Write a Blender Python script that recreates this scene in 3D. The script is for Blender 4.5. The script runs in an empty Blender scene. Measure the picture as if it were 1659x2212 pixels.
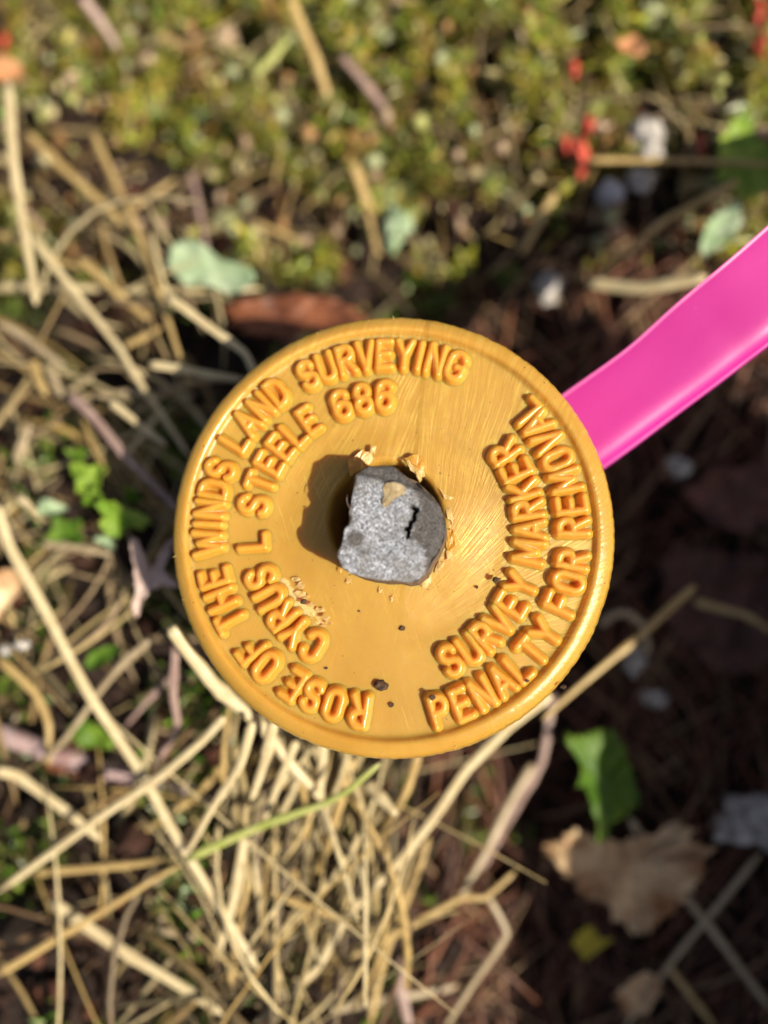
import bpy, bmesh, math, random
import numpy as np
from mathutils import Vector, noise as mnoise

random.seed(11)
rng = np.random.default_rng(11)
S = 0.001                       # everything below is written in millimetres
R = math.radians
scene = bpy.context.scene
COL = scene.collection

# ------------------------------------------------------------------ camera
CAM_DIST = 97.0
TANH = math.tan(R(26.5))
TILT, TILT_AZ = R(8.0), R(-53.0)
AIM = np.array([-0.47, 2.34, 0.0])
cdir = np.array([math.cos(TILT_AZ) * math.sin(TILT), math.sin(TILT_AZ) * math.sin(TILT), math.cos(TILT)])
CLOC = AIM + CAM_DIST * cdir
CF = -cdir
CR = np.cross(CF, (0, 1, 0)); CR /= np.linalg.norm(CR)
CU = np.cross(CR, CF)
cam = bpy.data.cameras.new('camera')
cam.sensor_fit = 'HORIZONTAL'
cam.sensor_width = 7.3
cam.lens = 7.3 / 2 / TANH
cam.clip_start, cam.clip_end = 0.005, 200.0
cam.dof.use_dof = True
cam.dof.focus_distance = (CAM_DIST - 2.6) * S
cam.dof.aperture_fstop = cam.lens / 5.3
cam_ob = bpy.data.objects.new('camera', cam)
COL.objects.link(cam_ob)
cam_ob.location = Vector(CLOC * S)
from mathutils import Matrix
cam_ob.rotation_euler = Matrix((CR, CU, -CF)).transposed().to_euler()
scene.camera = cam_ob

# ------------------------------------------------------------------ light
SUN_EL = R(47.0)
SUN_AZ = math.atan2(-0.43, 0.903)          # direction towards the sun, seen from above
sdir = Vector((math.cos(SUN_EL) * math.cos(SUN_AZ), math.cos(SUN_EL) * math.sin(SUN_AZ), math.sin(SUN_EL)))
world = bpy.data.worlds.new('World'); scene.world = world; world.use_nodes = True
wn = world.node_tree.nodes
sky = wn.new('ShaderNodeTexSky'); sky.sky_type = 'NISHITA'; sky.sun_disc = False
sky.sun_elevation = SUN_EL
sky.dust_density = 4.0; sky.ozone_density = 0.3
sky.sun_rotation = math.atan2(sdir.x, sdir.y)
world.node_tree.links.new(sky.outputs[0], wn['Background'].inputs[0])
wn['Background'].inputs[1].default_value = 0.055
sl = bpy.data.lights.new('sun', 'SUN'); sl.energy = 5.0; sl.angle = R(0.53); sl.color = (1.0, 0.89, 0.72)
so = bpy.data.objects.new('sun', sl); COL.objects.link(so)
so.rotation_euler = sdir.to_track_quat('Z', 'Y').to_euler()
so.location = sdir * 2
scene.view_settings.view_transform = 'Standard'
scene.view_settings.look = 'None'
scene.view_settings.exposure = 0.44
scene.view_settings.gamma = 1.0
scene.render.engine = 'CYCLES'
scene.cycles.max_bounces = 8
scene.cycles.diffuse_bounces = 4
scene.cycles.caustics_reflective = False
scene.cycles.caustics_refractive = False


# ------------------------------------------------------------------ helpers
def at(px, py, z):
    """Point of the place seen at a pixel of the photograph (1659 wide), at height z in mm."""
    v = CF + CR * ((px - 829.5) / 829.5 * TANH) - CU * ((py - 1106.0) / 829.5 * TANH)
    return CLOC + v * ((z - CLOC[2]) / v[2])


def mesh(name, verts, faces, mat, smooth=True, attrs=None, cols=None):
    me = bpy.data.meshes.new(name)
    me.from_pydata([tuple(v) for v in (np.asarray(verts) * S)], [], faces)
    if smooth:
        me.polygons.foreach_set('use_smooth', [True] * len(me.polygons))
    for k, a in (attrs or {}).items():
        at_ = me.attributes.new(k, 'FLOAT', 'POINT'); at_.data.foreach_set('value', np.asarray(a, dtype=np.float32))
    if cols is not None:
        c = me.color_attributes.new('tint', 'FLOAT_COLOR', 'POINT')
        cc = np.ones((len(verts), 4), dtype=np.float32); cc[:, :3] = cols
        c.data.foreach_set('color', cc.ravel())
    me.materials.append(mat)
    me.update()
    return me


def ob(name, me, parent=None, label=None, cat=None, group=None, kind=None, loc=None, rz=None):
    o = bpy.data.objects.new(name, me); COL.objects.link(o)
    if parent: o.parent = parent
    if label: o['label'] = label
    if cat: o['category'] = cat
    if group: o['group'] = group
    if kind: o['kind'] = kind
    if loc is not None: o.location = Vector(np.asarray(loc) * S)
    if rz is not None: o.rotation_euler.z = rz
    return o


def nz(x, y, z=0.0):
    return mnoise.noise(Vector((x, y, z)))


def smooth01(a, b, x):
    t = np.clip((np.asarray(x, float) - a) / (b - a), 0, 1)
    return t * t * (3 - 2 * t)


def catmull(pts, per):
    pts = [np.asarray(p, float) for p in pts]
    P = [2 * pts[0] - pts[1]] + pts + [2 * pts[-1] - pts[-2]]
    out = []
    for i in range(1, len(P) - 2):
        for k in range(per):
            t = k / per
            a, b, c, d = P[i - 1], P[i], P[i + 1], P[i + 2]
            out.append(0.5 * ((2 * b) + (-a + c) * t + (2 * a - 5 * b + 4 * c - d) * t * t + (-a + 3 * b - 3 * c + d) * t ** 3))
    out.append(pts[-1])
    return np.array(out)


def tube(path, rad, n=8, flat=1.0):
    """verts, faces of a closed tube along path; rad one radius per point."""
    V, F = [], []
    path = np.asarray(path)
    tang = np.gradient(path, axis=0)
    up = np.array([0.13, 0.07, 1.0])
    for p, t, r in zip(path, tang, rad):
        t = t / (np.linalg.norm(t) + 1e-9)
        a = np.cross(t, up); a /= (np.linalg.norm(a) + 1e-9)
        b = np.cross(a, t)
        for k in range(n):
            w = 2 * math.pi * k / n
            V.append(p + r * (a * math.cos(w) + b * flat * math.sin(w)))
    m = len(path)
    for i in range(m - 1):
        for k in range(n):
            F.append((i * n + k, i * n + (k + 1) % n, (i + 1) * n + (k + 1) % n, (i + 1) * n + k))
    F.append(tuple(range(n))[::-1]); F.append(tuple((m - 1) * n + k for k in range(n)))
    return V, F


# ------------------------------------------------------------------ materials
class NT:
    def __init__(s, name):
        s.m = bpy.data.materials.new(name); s.m.use_nodes = True
        s.t = s.m.node_tree; s.b = s.t.nodes['Principled BSDF']; s.out = s.t.nodes['Material Output']

    def n(s, typ, **kw):
        nd = s.t.nodes.new('ShaderNode' + typ)
        for k, v in kw.items():
            if k.startswith('_'): setattr(nd, k[1:], v)
            else:
                key = int(k[1:]) if k[0] == 'i' and k[1:].isdigit() else k.replace('__', ' ')
                if hasattr(v, 'is_linked') or isinstance(v, bpy.types.NodeSocket): s.t.links.new(v, nd.inputs[key])
                else: nd.inputs[key].default_value = v
        return nd

    def set(s, **kw):
        for k, v in kw.items():
            k = k.replace('__', ' ')
            if isinstance(v, bpy.types.NodeSocket): s.t.links.new(v, s.b.inputs[k])
            else: s.b.inputs[k].default_value = v

    def math(s, op, a, b=0.0, c=None):
        nd = s.t.nodes.new('ShaderNodeMath'); nd.operation = op
        for i, v in enumerate((a, b) if c is None else (a, b, c)):
            if isinstance(v, bpy.types.NodeSocket): s.t.links.new(v, nd.inputs[i])
            else: nd.inputs[i].default_value = v
        return nd.outputs[0]

    def noise(s, vec, scale, detail=3.0, rough=0.55):
        nd = s.n('TexNoise', Vector=vec, Scale=scale, Detail=detail, Roughness=rough)
        return nd.outputs['Fac']

    def ramp(s, fac, *stops):
        nd = s.t.nodes.new('ShaderNodeValToRGB'); s.t.links.new(fac, nd.inputs[0])
        e = nd.color_ramp.elements
        while len(e) < len(stops): e.new(0.5)
        for i, (p, c) in enumerate(stops):
            e[i].position = p
            e[i].color = (c, c, c, 1) if not isinstance(c, (tuple, list)) else (*c, 1)
        return nd.outputs[0]

    def mix(s, fac, a, b, mode='MIX'):
        nd = s.t.nodes.new('ShaderNodeMix'); nd.data_type = 'RGBA'; nd.blend_type = mode
        for i, v in ((0, fac), (6, a), (7, b)):
            if isinstance(v, bpy.types.NodeSocket): s.t.links.new(v, nd.inputs[i])
            else: nd.inputs[i].default_value = v if i == 0 else (*v, 1)
        return nd.outputs[2]

    def bump(s, h, dist, strength=1.0, normal=None):
        nd = s.n('Bump', Height=h, Distance=dist, Strength=strength)
        if normal is not None: s.t.links.new(normal, nd.inputs['Normal'])
        return nd.outputs[0]

    def obj(s):
        return s.n('TexCoord').outputs['Object']


def mat_cap(letters=False):
    m = NT('gold_plastic_letters' if letters else 'gold_plastic')
    co = m.n('NewGeometry').outputs['Position']          # the cap stands at the origin
    sep = m.n('SeparateXYZ', Vector=co)
    x, y = m.math('MULTIPLY', sep.outputs[0], 1000.0), m.math('MULTIPLY', sep.outputs[1], 1000.0)
    fine = m.noise(co, 2600.0, 3.0)
    broad = m.noise(co, 120.0, 3.0)
    base = m.mix(m.ramp(m.noise(co, 60.0, 6.0, 0.65), (0.32, 0.0), (0.68, 1.0)), (0.45, 0.252, 0.038), (0.54, 0.326, 0.062))
    if letters:
        base = m.mix(m.ramp(broad, (0.3, 0.0), (0.7, 1.0)), (0.58, 0.285, 0.034), (0.63, 0.33, 0.052))
        spots = m.ramp(m.noise(co, 700.0, 2.0), (0.70, 0.0), (0.74, 1.0))
        col = m.mix(m.math('MULTIPLY', spots, 0.25), base, (0.25, 0.10, 0.02))
        m.set(Base__Color=col, Roughness=0.30, Specular__IOR__Level=0.75, Normal=m.bump(m.noise(co, 900.0, 3.0), 0.00014, 0.6))
        m.b.inputs['Metallic'].default_value = 0.0
    else:
        # smear streaks left in the pearl pigment, fanning out from a point above the bar
        wx = m.math('ADD', x, m.math('MULTIPLY', m.math('SUBTRACT', m.noise(co, 45.0, 1.0), 0.5), 7.0))
        dx = m.math('SUBTRACT', wx, 1.5); dy = m.math('ADD', y, 15.0)
        ang = m.math('ARCTAN2', dy, dx)
        rad = m.math('POWER', m.math('ADD', m.math('MULTIPLY', dx, dx), m.math('MULTIPLY', dy, dy)), 0.5)
        sv = m.n('CombineXYZ', X=m.math('MULTIPLY', ang, 85.0), Y=m.math('MULTIPLY', rad, 0.16), Z=0.0).outputs[0]
        sv2 = m.n('CombineXYZ', X=m.math('MULTIPLY', m.math('SUBTRACT', m.math('MULTIPLY', wx, 0.9), m.math('MULTIPLY', y, 0.42)), 3.2),
                  Y=m.math('MULTIPLY', m.math('ADD', m.math('MULTIPLY', y, 0.9), m.math('MULTIPLY', x, 0.42)), 0.15), Z=5.0).outputs[0]
        seam = m.math('SUBTRACT', x, m.math('ADD', 2.6, m.math('MULTIPLY', y, 0.10)))
        side = m.ramp(m.math('ADD', m.math('MULTIPLY', seam, 1.5), 0.5), (0.0, 0.0), (1.0, 1.0))
        st = m.math('ADD', m.math('MULTIPLY', m.noise(sv, 1.0, 5.0, 0.62), side), m.math('MULTIPLY', m.noise(sv2, 1.0, 5.0, 0.6), m.math('SUBTRACT', 1.0, side)))
        streak = m.math('MULTIPLY', m.ramp(st, (0.46, 0.0), (0.70, 1.0)), m.math('MULTIPLY', m.ramp(m.noise(co, 300.0, 4.0, 0.7), (0.36, 0.1), (0.58, 1.0)), m.ramp(m.noise(co, 85.0, 2.0), (0.36, 0.4), (0.56, 1.0))))
        # strongest in the upper right, weak at lower left
        reg = m.math('ADD', m.math('MULTIPLY', x, 0.026), m.math('MULTIPLY', y, 0.027))
        reg = m.ramp(m.math('ADD', reg, m.math('MULTIPLY', broad, 0.9)), (0.15, 0.12), (0.85, 1.0))
        streak = m.math('MULTIPLY', streak, reg)
        wv = m.n('CombineXYZ', X=m.math('MULTIPLY', m.math('ADD', x, m.math('MULTIPLY', y, 0.35)), 2.6), Y=m.math('MULTIPLY', m.math('SUBTRACT', y, m.math('MULTIPLY', x, 0.35)), 0.16)).outputs[0]
        scratch = m.math('MULTIPLY', m.ramp(m.noise(wv, 1.0, 4.0, 0.7), (0.56, 0.0), (0.66, 1.0)), m.ramp(m.noise(co, 90.0, 2.0), (0.45, 0.0), (0.6, 0.5)))
        streak = m.math('MAXIMUM', streak, scratch)
        col = m.mix(streak, base, (0.92, 0.64, 0.16))
        # tear scar by the inner letters of the lower left, paler and dull
        sx = m.math('ADD', x, 11.3); sy = m.math('ADD', y, 8.7)
        u = m.math('ADD', m.math('MULTIPLY', sx, 0.72), m.math('MULTIPLY', sy, -0.70))
        v = m.math('ADD', m.math('MULTIPLY', sx, 0.70), m.math('MULTIPLY', sy, 0.72))
        q = m.math('ADD', m.math('MULTIPLY', m.math('MULTIPLY', u, u), 0.055), m.math('MULTIPLY', m.math('MULTIPLY', v, v), 0.8))
        scar = m.math('SUBTRACT', 1.0, m.math('ADD', q, m.math('MULTIPLY', m.math('SUBTRACT', m.noise(co, 900.0, 4.0), 0.5), 3.0)))
        scar = m.ramp(scar, (0.2, 0.0), (0.6, 0.75))
        col = m.mix(scar, col, (0.80, 0.55, 0.24))
        # specks of grime
        sp = m.ramp(m.noise(co, 1500.0, 1.0), (0.745, 0.0), (0.77, 1.0))
        col = m.mix(m.math('MULTIPLY', sp, 0.7), col, (0.10, 0.045, 0.015))
        h = m.math('ADD', m.math('MULTIPLY', m.math('ADD', st, m.math('MULTIPLY', side, 1.2)), m.math('MULTIPLY', reg, 1.0)), m.math('MULTIPLY', m.noise(co, 450.0, 4.0), 0.35))
        h = m.math('ADD', h, m.math('MULTIPLY', scar, m.math('MULTIPLY', fine, 1.2)))
        m.set(Base__Color=col, Metallic=m.math('MULTIPLY', streak, 0.6),
              Roughness=m.math('SUBTRACT', m.math('ADD', 0.42, m.math('MULTIPLY', streak, -0.12)), m.math('MULTIPLY', m.math('GREATER_THAN', m.math('ADD', m.math('MULTIPLY', x, x), m.math('MULTIPLY', y, y)), 655.0), 0.16)), Specular__IOR__Level=0.6,
              Normal=m.bump(h, 0.00012, 0.8))
    m.b.subsurface_method = 'RANDOM_WALK'
    m.set(Subsurface__Weight=0.9, Subsurface__Scale=0.003 if letters else 0.0022)
    m.b.inputs['Subsurface Radius'].default_value = (1.0, 0.42, 0.08)
    return m.m


def mat_rebar():
    m = NT('sheared_steel')
    co = m.obj()
    dc = m.n('Mapping', Vector=co, Scale=(1.0, 0.55, 1.0), Rotation=(0, 0, 0.5)).outputs[0]
    sp = m.noise(dc, 8200.0, 2.0, 0.8)
    sp2 = m.noise(co, 1500.0, 4.0, 0.7)
    pat = m.n('Attribute', _attribute_name='patina').outputs['Fac']
    side = m.n('Attribute', _attribute_name='side').outputs['Fac']
    speck = m.ramp(sp, (0.40, 0.05), (0.5, 0.36), (0.60, 1.6))
    bright = m.mix(0.95, (0.60, 0.64, 0.74), speck, 'MULTIPLY')
    bright = m.mix(m.ramp(sp2, (0.33, 0.8), (0.52, 0.0)), bright, (0.17, 0.165, 0.165))
    dark = m.mix(m.ramp(sp, (0.4, 0.0), (0.68, 1.0)), (0.05, 0.045, 0.045), (0.24, 0.23, 0.225))
    pmask = m.math('ADD', pat, m.math('MULTIPLY', m.math('SUBTRACT', sp2, 0.5), 0.9))
    bright = m.mix(m.ramp(m.noise(co, 420.0, 4.0, 0.7), (0.40, 0.75), (0.56, 0.0)), bright, m.mix(m.ramp(sp, (0.4, 0.0), (0.62, 1.0)), (0.10, 0.095, 0.09), (0.36, 0.35, 0.34)))
    col = m.mix(m.ramp(pmask, (0.38, 0.0), (0.62, 1.0)), bright, dark)
    rust = m.mix(m.ramp(sp2, (0.4, 0.0), (0.7, 1.0)), (0.24, 0.17, 0.12), (0.10, 0.07, 0.05))
    col = m.mix(side, col, rust)
    m.set(Base__Color=col, Metallic=0.45, Roughness=m.math('ADD', 0.40, m.math('MULTIPLY', side, 0.3)),
          Normal=m.bump(m.math('ADD', sp, m.math('MULTIPLY', sp2, 1.0)), 0.00022, 0.9))
    return m.m


def mat_plain(name, c1, c2, scale=300.0, rough=0.5, bump=0.0, sss=0.0, radius=(1, .5, .2), spec=0.5, trans=None):
    m = NT(name)
    co = m.obj()
    f = m.noise(co, scale, 6.0, 0.68)
    m.set(Base__Color=m.mix(m.ramp(f, (0.36, 0.0), (0.64, 1.0)), c1, c2), Roughness=rough, Specular__IOR__Level=spec)
    if bump: m.set(Normal=m.bump(f, bump, 0.8))
    if sss:
        m.set(Subsurface__Weight=sss, Subsurface__Scale=0.001)
        m.b.inputs['Subsurface Radius'].default_value = radius
    if trans: add_translucent(m, trans, m.b.inputs['Base Color'].links[0].from_socket)
    return m.m


def add_translucent(m, w, col):
    tr = m.n('BsdfTranslucent', Color=col)
    mx = m.n('MixShader', Fac=w, i1=m.b.outputs[0], i2=tr.outputs[0])
    m.t.links.new(mx.outputs[0], m.out.inputs[0])


def mat_straw(name, c1, c2, c3):
    m = NT(name)
    co = m.obj()
    al = m.n('Attribute', _attribute_name='along').outputs['Fac']
    v = m.n('CombineXYZ', X=al).outputs[0]
    seg = m.noise(v, 0.35, 4.0, 0.7)
    fib = m.noise(m.n('CombineXYZ', X=m.math('MULTIPLY', al, 0.10), Y=m.math('MULTIPLY', m.n('Attribute', _attribute_name='ring').outputs['Fac'], 9.0)).outputs[0], 1.0, 4.0, 0.7)
    col = m.mix(m.ramp(seg, (0.38, 0.0), (0.62, 1.0)), c1, c2)
    col = m.mix(m.ramp(fib, (0.46, 0.0), (0.64, 0.8)), col, c3)
    m.set(Base__Color=col, Roughness=0.42, Normal=m.bump(fib, 0.0001, 0.5))
    add_translucent(m, 0.15, col)
    return m.m


def mat_tint(name, rough=0.5, trans=0.25, spec=0.5):
    m = NT(name)
    a = m.n('Attribute', _attribute_name='tint').outputs['Color']
    f = m.noise(m.obj(), 700.0, 3.0)
    col = m.mix(0.6, a, m.ramp(f, (0.3, 0.45), (0.7, 1.15)), 'MULTIPLY')
    m.set(Base__Color=col, Roughness=rough, Specular__IOR__Level=spec)
    if trans: add_translucent(m, trans, col)
    return m.m


M = dict(
    cap=mat_cap(), letter=mat_cap(True), rebar=mat_rebar(),
    burr=mat_plain('torn_plastic', (0.50, 0.25, 0.035), (0.56, 0.30, 0.055), 900.0, 0.35, 0.0001, 0.5),
    burr_pale=mat_plain('torn_plastic_whitened', (0.58, 0.33, 0.09), (0.68, 0.48, 0.22), 1500.0, 0.45, 0.0001, 0.4),
    soil_bit=mat_plain('dark_soil_crumb', (0.035, 0.018, 0.010), (0.12, 0.065, 0.035), 1500.0, 0.85, 0.0004),
    pale=mat_straw('straw_pale', (0.68, 0.56, 0.32), (0.80, 0.70, 0.44), (0.40, 0.29, 0.14)),
    gold=mat_straw('straw_gold', (0.54, 0.38, 0.15), (0.66, 0.50, 0.22), (0.28, 0.17, 0.06)),
    grey=mat_straw('straw_grey', (0.46, 0.37, 0.23), (0.58, 0.48, 0.31), (0.24, 0.16, 0.09)),
    mauve=mat_straw('stem_mauve', (0.36, 0.24, 0.21), (0.50, 0.37, 0.32), (0.20, 0.12, 0.10)),
    green=mat_straw('blade_green', (0.40, 0.46, 0.10), (0.58, 0.58, 0.24), (0.24, 0.30, 0.05)),
    twig=mat_plain('twig_bark', (0.52, 0.40, 0.40), (0.28, 0.17, 0.16), 260.0, 0.5, 0.0006),
    moss=mat_tint('moss_leaflets', 0.32, 0.30),
    litter=mat_tint('dead_grass', 0.45, 0.15),
    needles=mat_tint('needles', 0.5, 0.05),
    crumbs=mat_tint('soil_crumbs', 0.8, 0.0, 0.3),
)


# ------------------------------------------------------------------ ground
def ground_z(x, y):
    x = np.asarray(x, float); y = np.asarray(y, float)
    near = np.exp(-(np.hypot(x, y) / 400.0) ** 2)
    left = (1 - smooth01(-22, 22, x)) * (1 - smooth01(14, 46, y))
    z = -60 + 26 * left * near + 9 * smooth01(25, 60, y) * near
    z = z + 3.0 * np.sin(x * 0.083 + 1.1) * np.cos(y * 0.071) + 2.0 * np.sin(x * 0.21 + y * 0.17)
    # the soil drops away round the bar
    z = z - 8 * np.exp(-((x / 26) ** 2 + (y / 26) ** 2)) * left
    far = smooth01(300, 3000, np.hypot(x, y))
    return z + far * 40 * np.sin(x * 0.0011) * np.cos(y * 0.0013)


def make_ground():
    a = np.concatenate([np.linspace(0, 130, 90), 130 + np.geomspace(3, 60000, 46)])
    ax = np.concatenate([-a[:0:-1], a])
    X, Y = np.meshgrid(ax, ax)
    Z = ground_z(X, Y)
    jit = np.array([nz(x * 0.12, y * 0.12) * 2.5 + nz(x * 0.4, y * 0.4, 5) * 1.3 for x, y in zip(X.ravel(), Y.ravel())])
    V = np.c_[X.ravel(), Y.ravel(), Z.ravel() + jit]
    n = len(ax)
    F = [(j * n + i, j * n + i + 1, (j + 1) * n + i + 1, (j + 1) * n + i) for j in range(n - 1) for i in range(n - 1)]
    m = NT('forest_soil')
    co = m.obj()
    f1 = m.noise(co, 160.0, 6.0, 0.65); f2 = m.noise(co, 700.0, 4.0)
    c = m.mix(m.ramp(f1, (0.35, 0.0), (0.65, 1.0)), (0.012, 0.007, 0.005), (0.040, 0.019, 0.012))
    c = m.mix(m.ramp(f2, (0.62, 0.0), (0.75, 0.7)), c, (0.14, 0.075, 0.045))
    m.set(Base__Color=c, Roughness=0.9, Normal=m.bump(m.math('ADD', f1, f2), 0.002, 0.9))
    ob('ground', mesh('ground', V, F, m.m), kind='structure')


make_ground()


# ------------------------------------------------------------------ the cap
def lathe(profile, seg, mat, name, ripple=None):
    V, F = [], []
    for i, (r, z) in enumerate(profile):
        for k in range(seg):
            a = 2 * math.pi * k / seg
            rr, zz = r, z
            if ripple: rr, zz = ripple(i, r, z, a)
            V.append((rr * math.cos(a), rr * math.sin(a), zz))
    for i in range(len(profile) - 1):
        for k in range(seg):
            k2 = (k + 1) % seg
            F.append((i * seg + k, (i + 1) * seg + k, (i + 1) * seg + k2, i * seg + k2))
    return mesh(name, V, F, mat)


cap = bpy.data.objects.new('survey_cap', None); COL.objects.link(cap)
cap['label'] = 'round golden-orange plastic survey cap with raised lettering round a steel bar'
cap['category'] = 'survey cap'
cap.empty_display_size = 0.01
HOLE = (-0.3, 1.5)


def cap_prof():
    p = [(7.0, -14.0), (7.0, -2.0), (7.05, -0.3), (7.3, 0.15), (7.7, 0.35)]
    p += [(r, 0.30 - 0.30 * float(smooth01(7.7, 13.8, r))) for r in np.arange(8.1, 13.9, 0.4)]
    p += [(14.1, 0.0), (14.5, 0.04), (14.9, 0.045)]
    p += [(r, 0.05 - 0.05 * float(smooth01(15, 17, r))) for r in np.arange(15.3, 24.9, 0.4)]
    p += [(25.0, 0.0), (25.25, 0.06), (25.45, 0.25), (25.6, 0.52), (25.8, 0.70), (26.05, 0.76), (26.3, 0.74), (26.6, 0.64),
          (26.95, 0.48), (27.3, 0.28), (27.6, 0.02), (27.8, -0.4), (28.0, -1.0), (28.2, -1.8), (28.4, -2.6), (28.5, -3.4), (28.4, -4.6),
          (27.3, -5.4), (24.0, -5.6), (12.0, -6.5), (10.5, -9.0), (9.6, -26.0), (9.0, -26.2), (7.2, -26.0), (7.0, -14.0)]
    return p


PROF = cap_prof()


def cap_ripple(i, r, z, a):
    # hole off centre; uneven rim; knurled flank
    if r < 14 and z > -4:
        k = 1 - float(smooth01(7.0, 14.0, r))
        rr = r + 0.16 * nz(math.cos(a) * 3, math.sin(a) * 3, r * 0.3) * k
        return rr, z + 0.22 * nz(math.cos(a) * 2.2, math.sin(a) * 2.2, 4 + r * 0.2) * k
    if 25.2 < r < 27.0 and z > 0:
        return r, z + 0.10 * nz(math.cos(a) * 2.5, math.sin(a) * 2.5, 9) + 0.03 * nz(math.cos(a) * 30, math.sin(a) * 30, 2)
    if r > 27.7 and -4.8 < z < -0.3:
        t = (a * 150 / (2 * math.pi)) % 1.0
        return r + 0.05 * (abs(t - 0.5) * 2 - 0.5) + 0.09 * nz(math.cos(a) * 22, math.sin(a) * 22, 1), z
    return r, z


# shift the hole: done on the verts near the centre
cap_me = lathe(PROF, 600, M['cap'], 'cap_body', cap_ripple)
for v in cap_me.vertices:
    r = math.hypot(v.co.x, v.co.y) / S
    if r < 14.0:
        k = 1 - float(smooth01(7.6, 13.8, r))
        v.co.x += HOLE[0] * S * k; v.co.y += HOLE[1] * S * k
ob('cap_body', cap_me, cap)


# --- lettering: every letter a ridge built from its strokes
def arc(cx, cy, rx, ry, a0, a1, n=12):
    return [(cx + rx * math.cos(R(a0 + (a1 - a0) * k / n)), cy + ry * math.sin(R(a0 + (a1 - a0) * k / n))) for k in range(n + 1)]


GLYPH = {
    'A': (0.60, [[(0, 0), (.30, 1), (.60, 0)], [(.10, .34), (.50, .34)]]),
    'C': (0.54, [arc(.27, .72, .27, .28, 15, 180) + arc(.27, .28, .27, .28, 180, 345)]),
    'D': (0.52, [[(0, 0), (0, 1), (.18, 1)] + arc(.18, .66, .34, .34, 90, 0) + arc(.18, .34, .34, .34, 0, -90) + [(0, 0)]]),
    'E': (0.48, [[(.48, 1), (0, 1), (0, 0), (.48, 0)], [(0, .52), (.40, .52)]]),
    'F': (0.48, [[(.48, 1), (0, 1), (0, 0)], [(0, .52), (.40, .52)]]),
    'G': (0.56, [arc(.28, .72, .28, .28, 20, 180) + arc(.28, .28, .28, .28, 180, 360) + [(.56, .46), (.32, .46)]]),
    'H': (0.54, [[(0, 0), (0, 1)], [(.54, 0), (.54, 1)], [(0, .5), (.54, .5)]]),
    'I': (0.0, [[(0, 0), (0, 1)]]),
    'K': (0.54, [[(0, 0), (0, 1)], [(.52, 1), (0, .42)], [(.16, .60), (.54, 0)]]),
    'L': (0.46, [[(0, 1), (0, 0), (.46, 0)]]),
    'M': (0.74, [[(0, 0), (.08, 1), (.37, .25), (.66, 1), (.74, 0)]]),
    'N': (0.52, [[(0, 0), (0, 1), (.52, 0), (.52, 1)]]),
    'O': (0.54, [arc(.27, .70, .27, .30, 0, 180) + arc(.27, .30, .27, .30, 180, 360) + [(.54, .70)]]),
    'P': (0.50, [[(0, 0), (0, 1), (.24, 1)] + arc(.24, .74, .26, .26, 90, -90) + [(0, .48)]]),
    'R': (0.52, [[(0, 0), (0, 1), (.24, 1)] + arc(.24, .75, .26, .25, 90, -90) + [(0, .50)], [(.24, .50), (.52, 0)]]),
    'S': (0.52, [arc(.26, .76, .25, .24, 15, 250) + arc(.26, .25, .26, .25, 75, -165)]),
    'T': (0.54, [[(0, 1), (.54, 1)], [(.27, 1), (.27, 0)]]),
    'U': (0.52, [[(0, 1), (0, .27)] + arc(.26, .27, .26, .27, 180, 360) + [(.52, 1)]]),
    'V': (0.58, [[(0, 1), (.29, 0), (.58, 1)]]),
    'W': (0.84, [[(0, 1), (.20, 0), (.42, .82), (.64, 0), (.84, 1)]]),
    'Y': (0.58, [[(0, 1), (.29, .48), (.58, 1)], [(.29, .48), (.29, 0)]]),
    '6': (0.52, [arc(.28, .74, .26, .26, 20, 175) + [(.0, .30)] + arc(.26, .28, .26, .28, 180, 540, 20)]),
    '8': (0.52, [arc(.26, .75, .22, .25, 0, 360, 20), arc(.26, .25, .26, .25, 0, 360, 20)]),
}
LH = 3.4
PD = [0, .15, .25, .35, .44, .53, .61, .69, .78, .88, 1.0]
PH = [1.20, 1.185, 1.13, 1.02, .85, .62, .39, .20, .07, -.02, -.22]


def glyph_mesh(ch):
    w, strokes = GLYPH[ch]
    st = 0.085
    x0, x1, y0, y1 = -w * LH / 2 - 1.1, w * LH / 2 + 1.1, -LH / 2 - 1.1, LH / 2 + 1.1
    xs, ys = np.arange(x0, x1 + st, st), np.arange(y0, y1 + st, st)
    X, Y = np.meshgrid(xs, ys)
    D = np.full(X.shape, 9.0)
    seed = ord(ch) * 0.37
    for s in strokes:
        q = np.array(s) * LH - np.array([w * LH / 2, LH / 2])
        for (ax, ay), (bx, by) in zip(q[:-1], q[1:]):
            dx, dy = bx - ax, by - ay
            L2 = dx * dx + dy * dy + 1e-9
            t = np.clip(((X - ax) * dx + (Y - ay) * dy) / L2, 0, 1)
            d = np.hypot(X - ax - t * dx, Y - ay - t * dy)
            # two ridges that meet melt together a little
            hh = np.clip(0.16 - np.abs(D - d), 0, None) / 0.16
            D = np.minimum(D, d) - hh * hh * hh * 0.16 / 6
    wob = np.array([nz(a * 0.9 + seed, b * 0.9, seed) for a, b in zip(X.ravel(), Y.ravel())]).reshape(X.shape)
    D = D + 0.05 * wob
    H = np.interp(D, PD, PH)
    H = H + (H > 0.2) * 0.05 * wob
    idx = -np.ones(X.shape, int); V = []; F = []
    keep = D < 1.0
    for j in range(len(ys) - 1):
        for i in range(len(xs) - 1):
            c = [(j, i), (j, i + 1), (j + 1, i + 1), (j + 1, i)]
            if all(keep[p] for p in c):
                f = []
                for p in c:
                    if idx[p] < 0:
                        idx[p] = len(V); V.append((X[p], Y[p], H[p]))
                    f.append(idx[p])
                F.append(tuple(f))
    return mesh('raised_letter', V, F, M['letter'])


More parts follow.
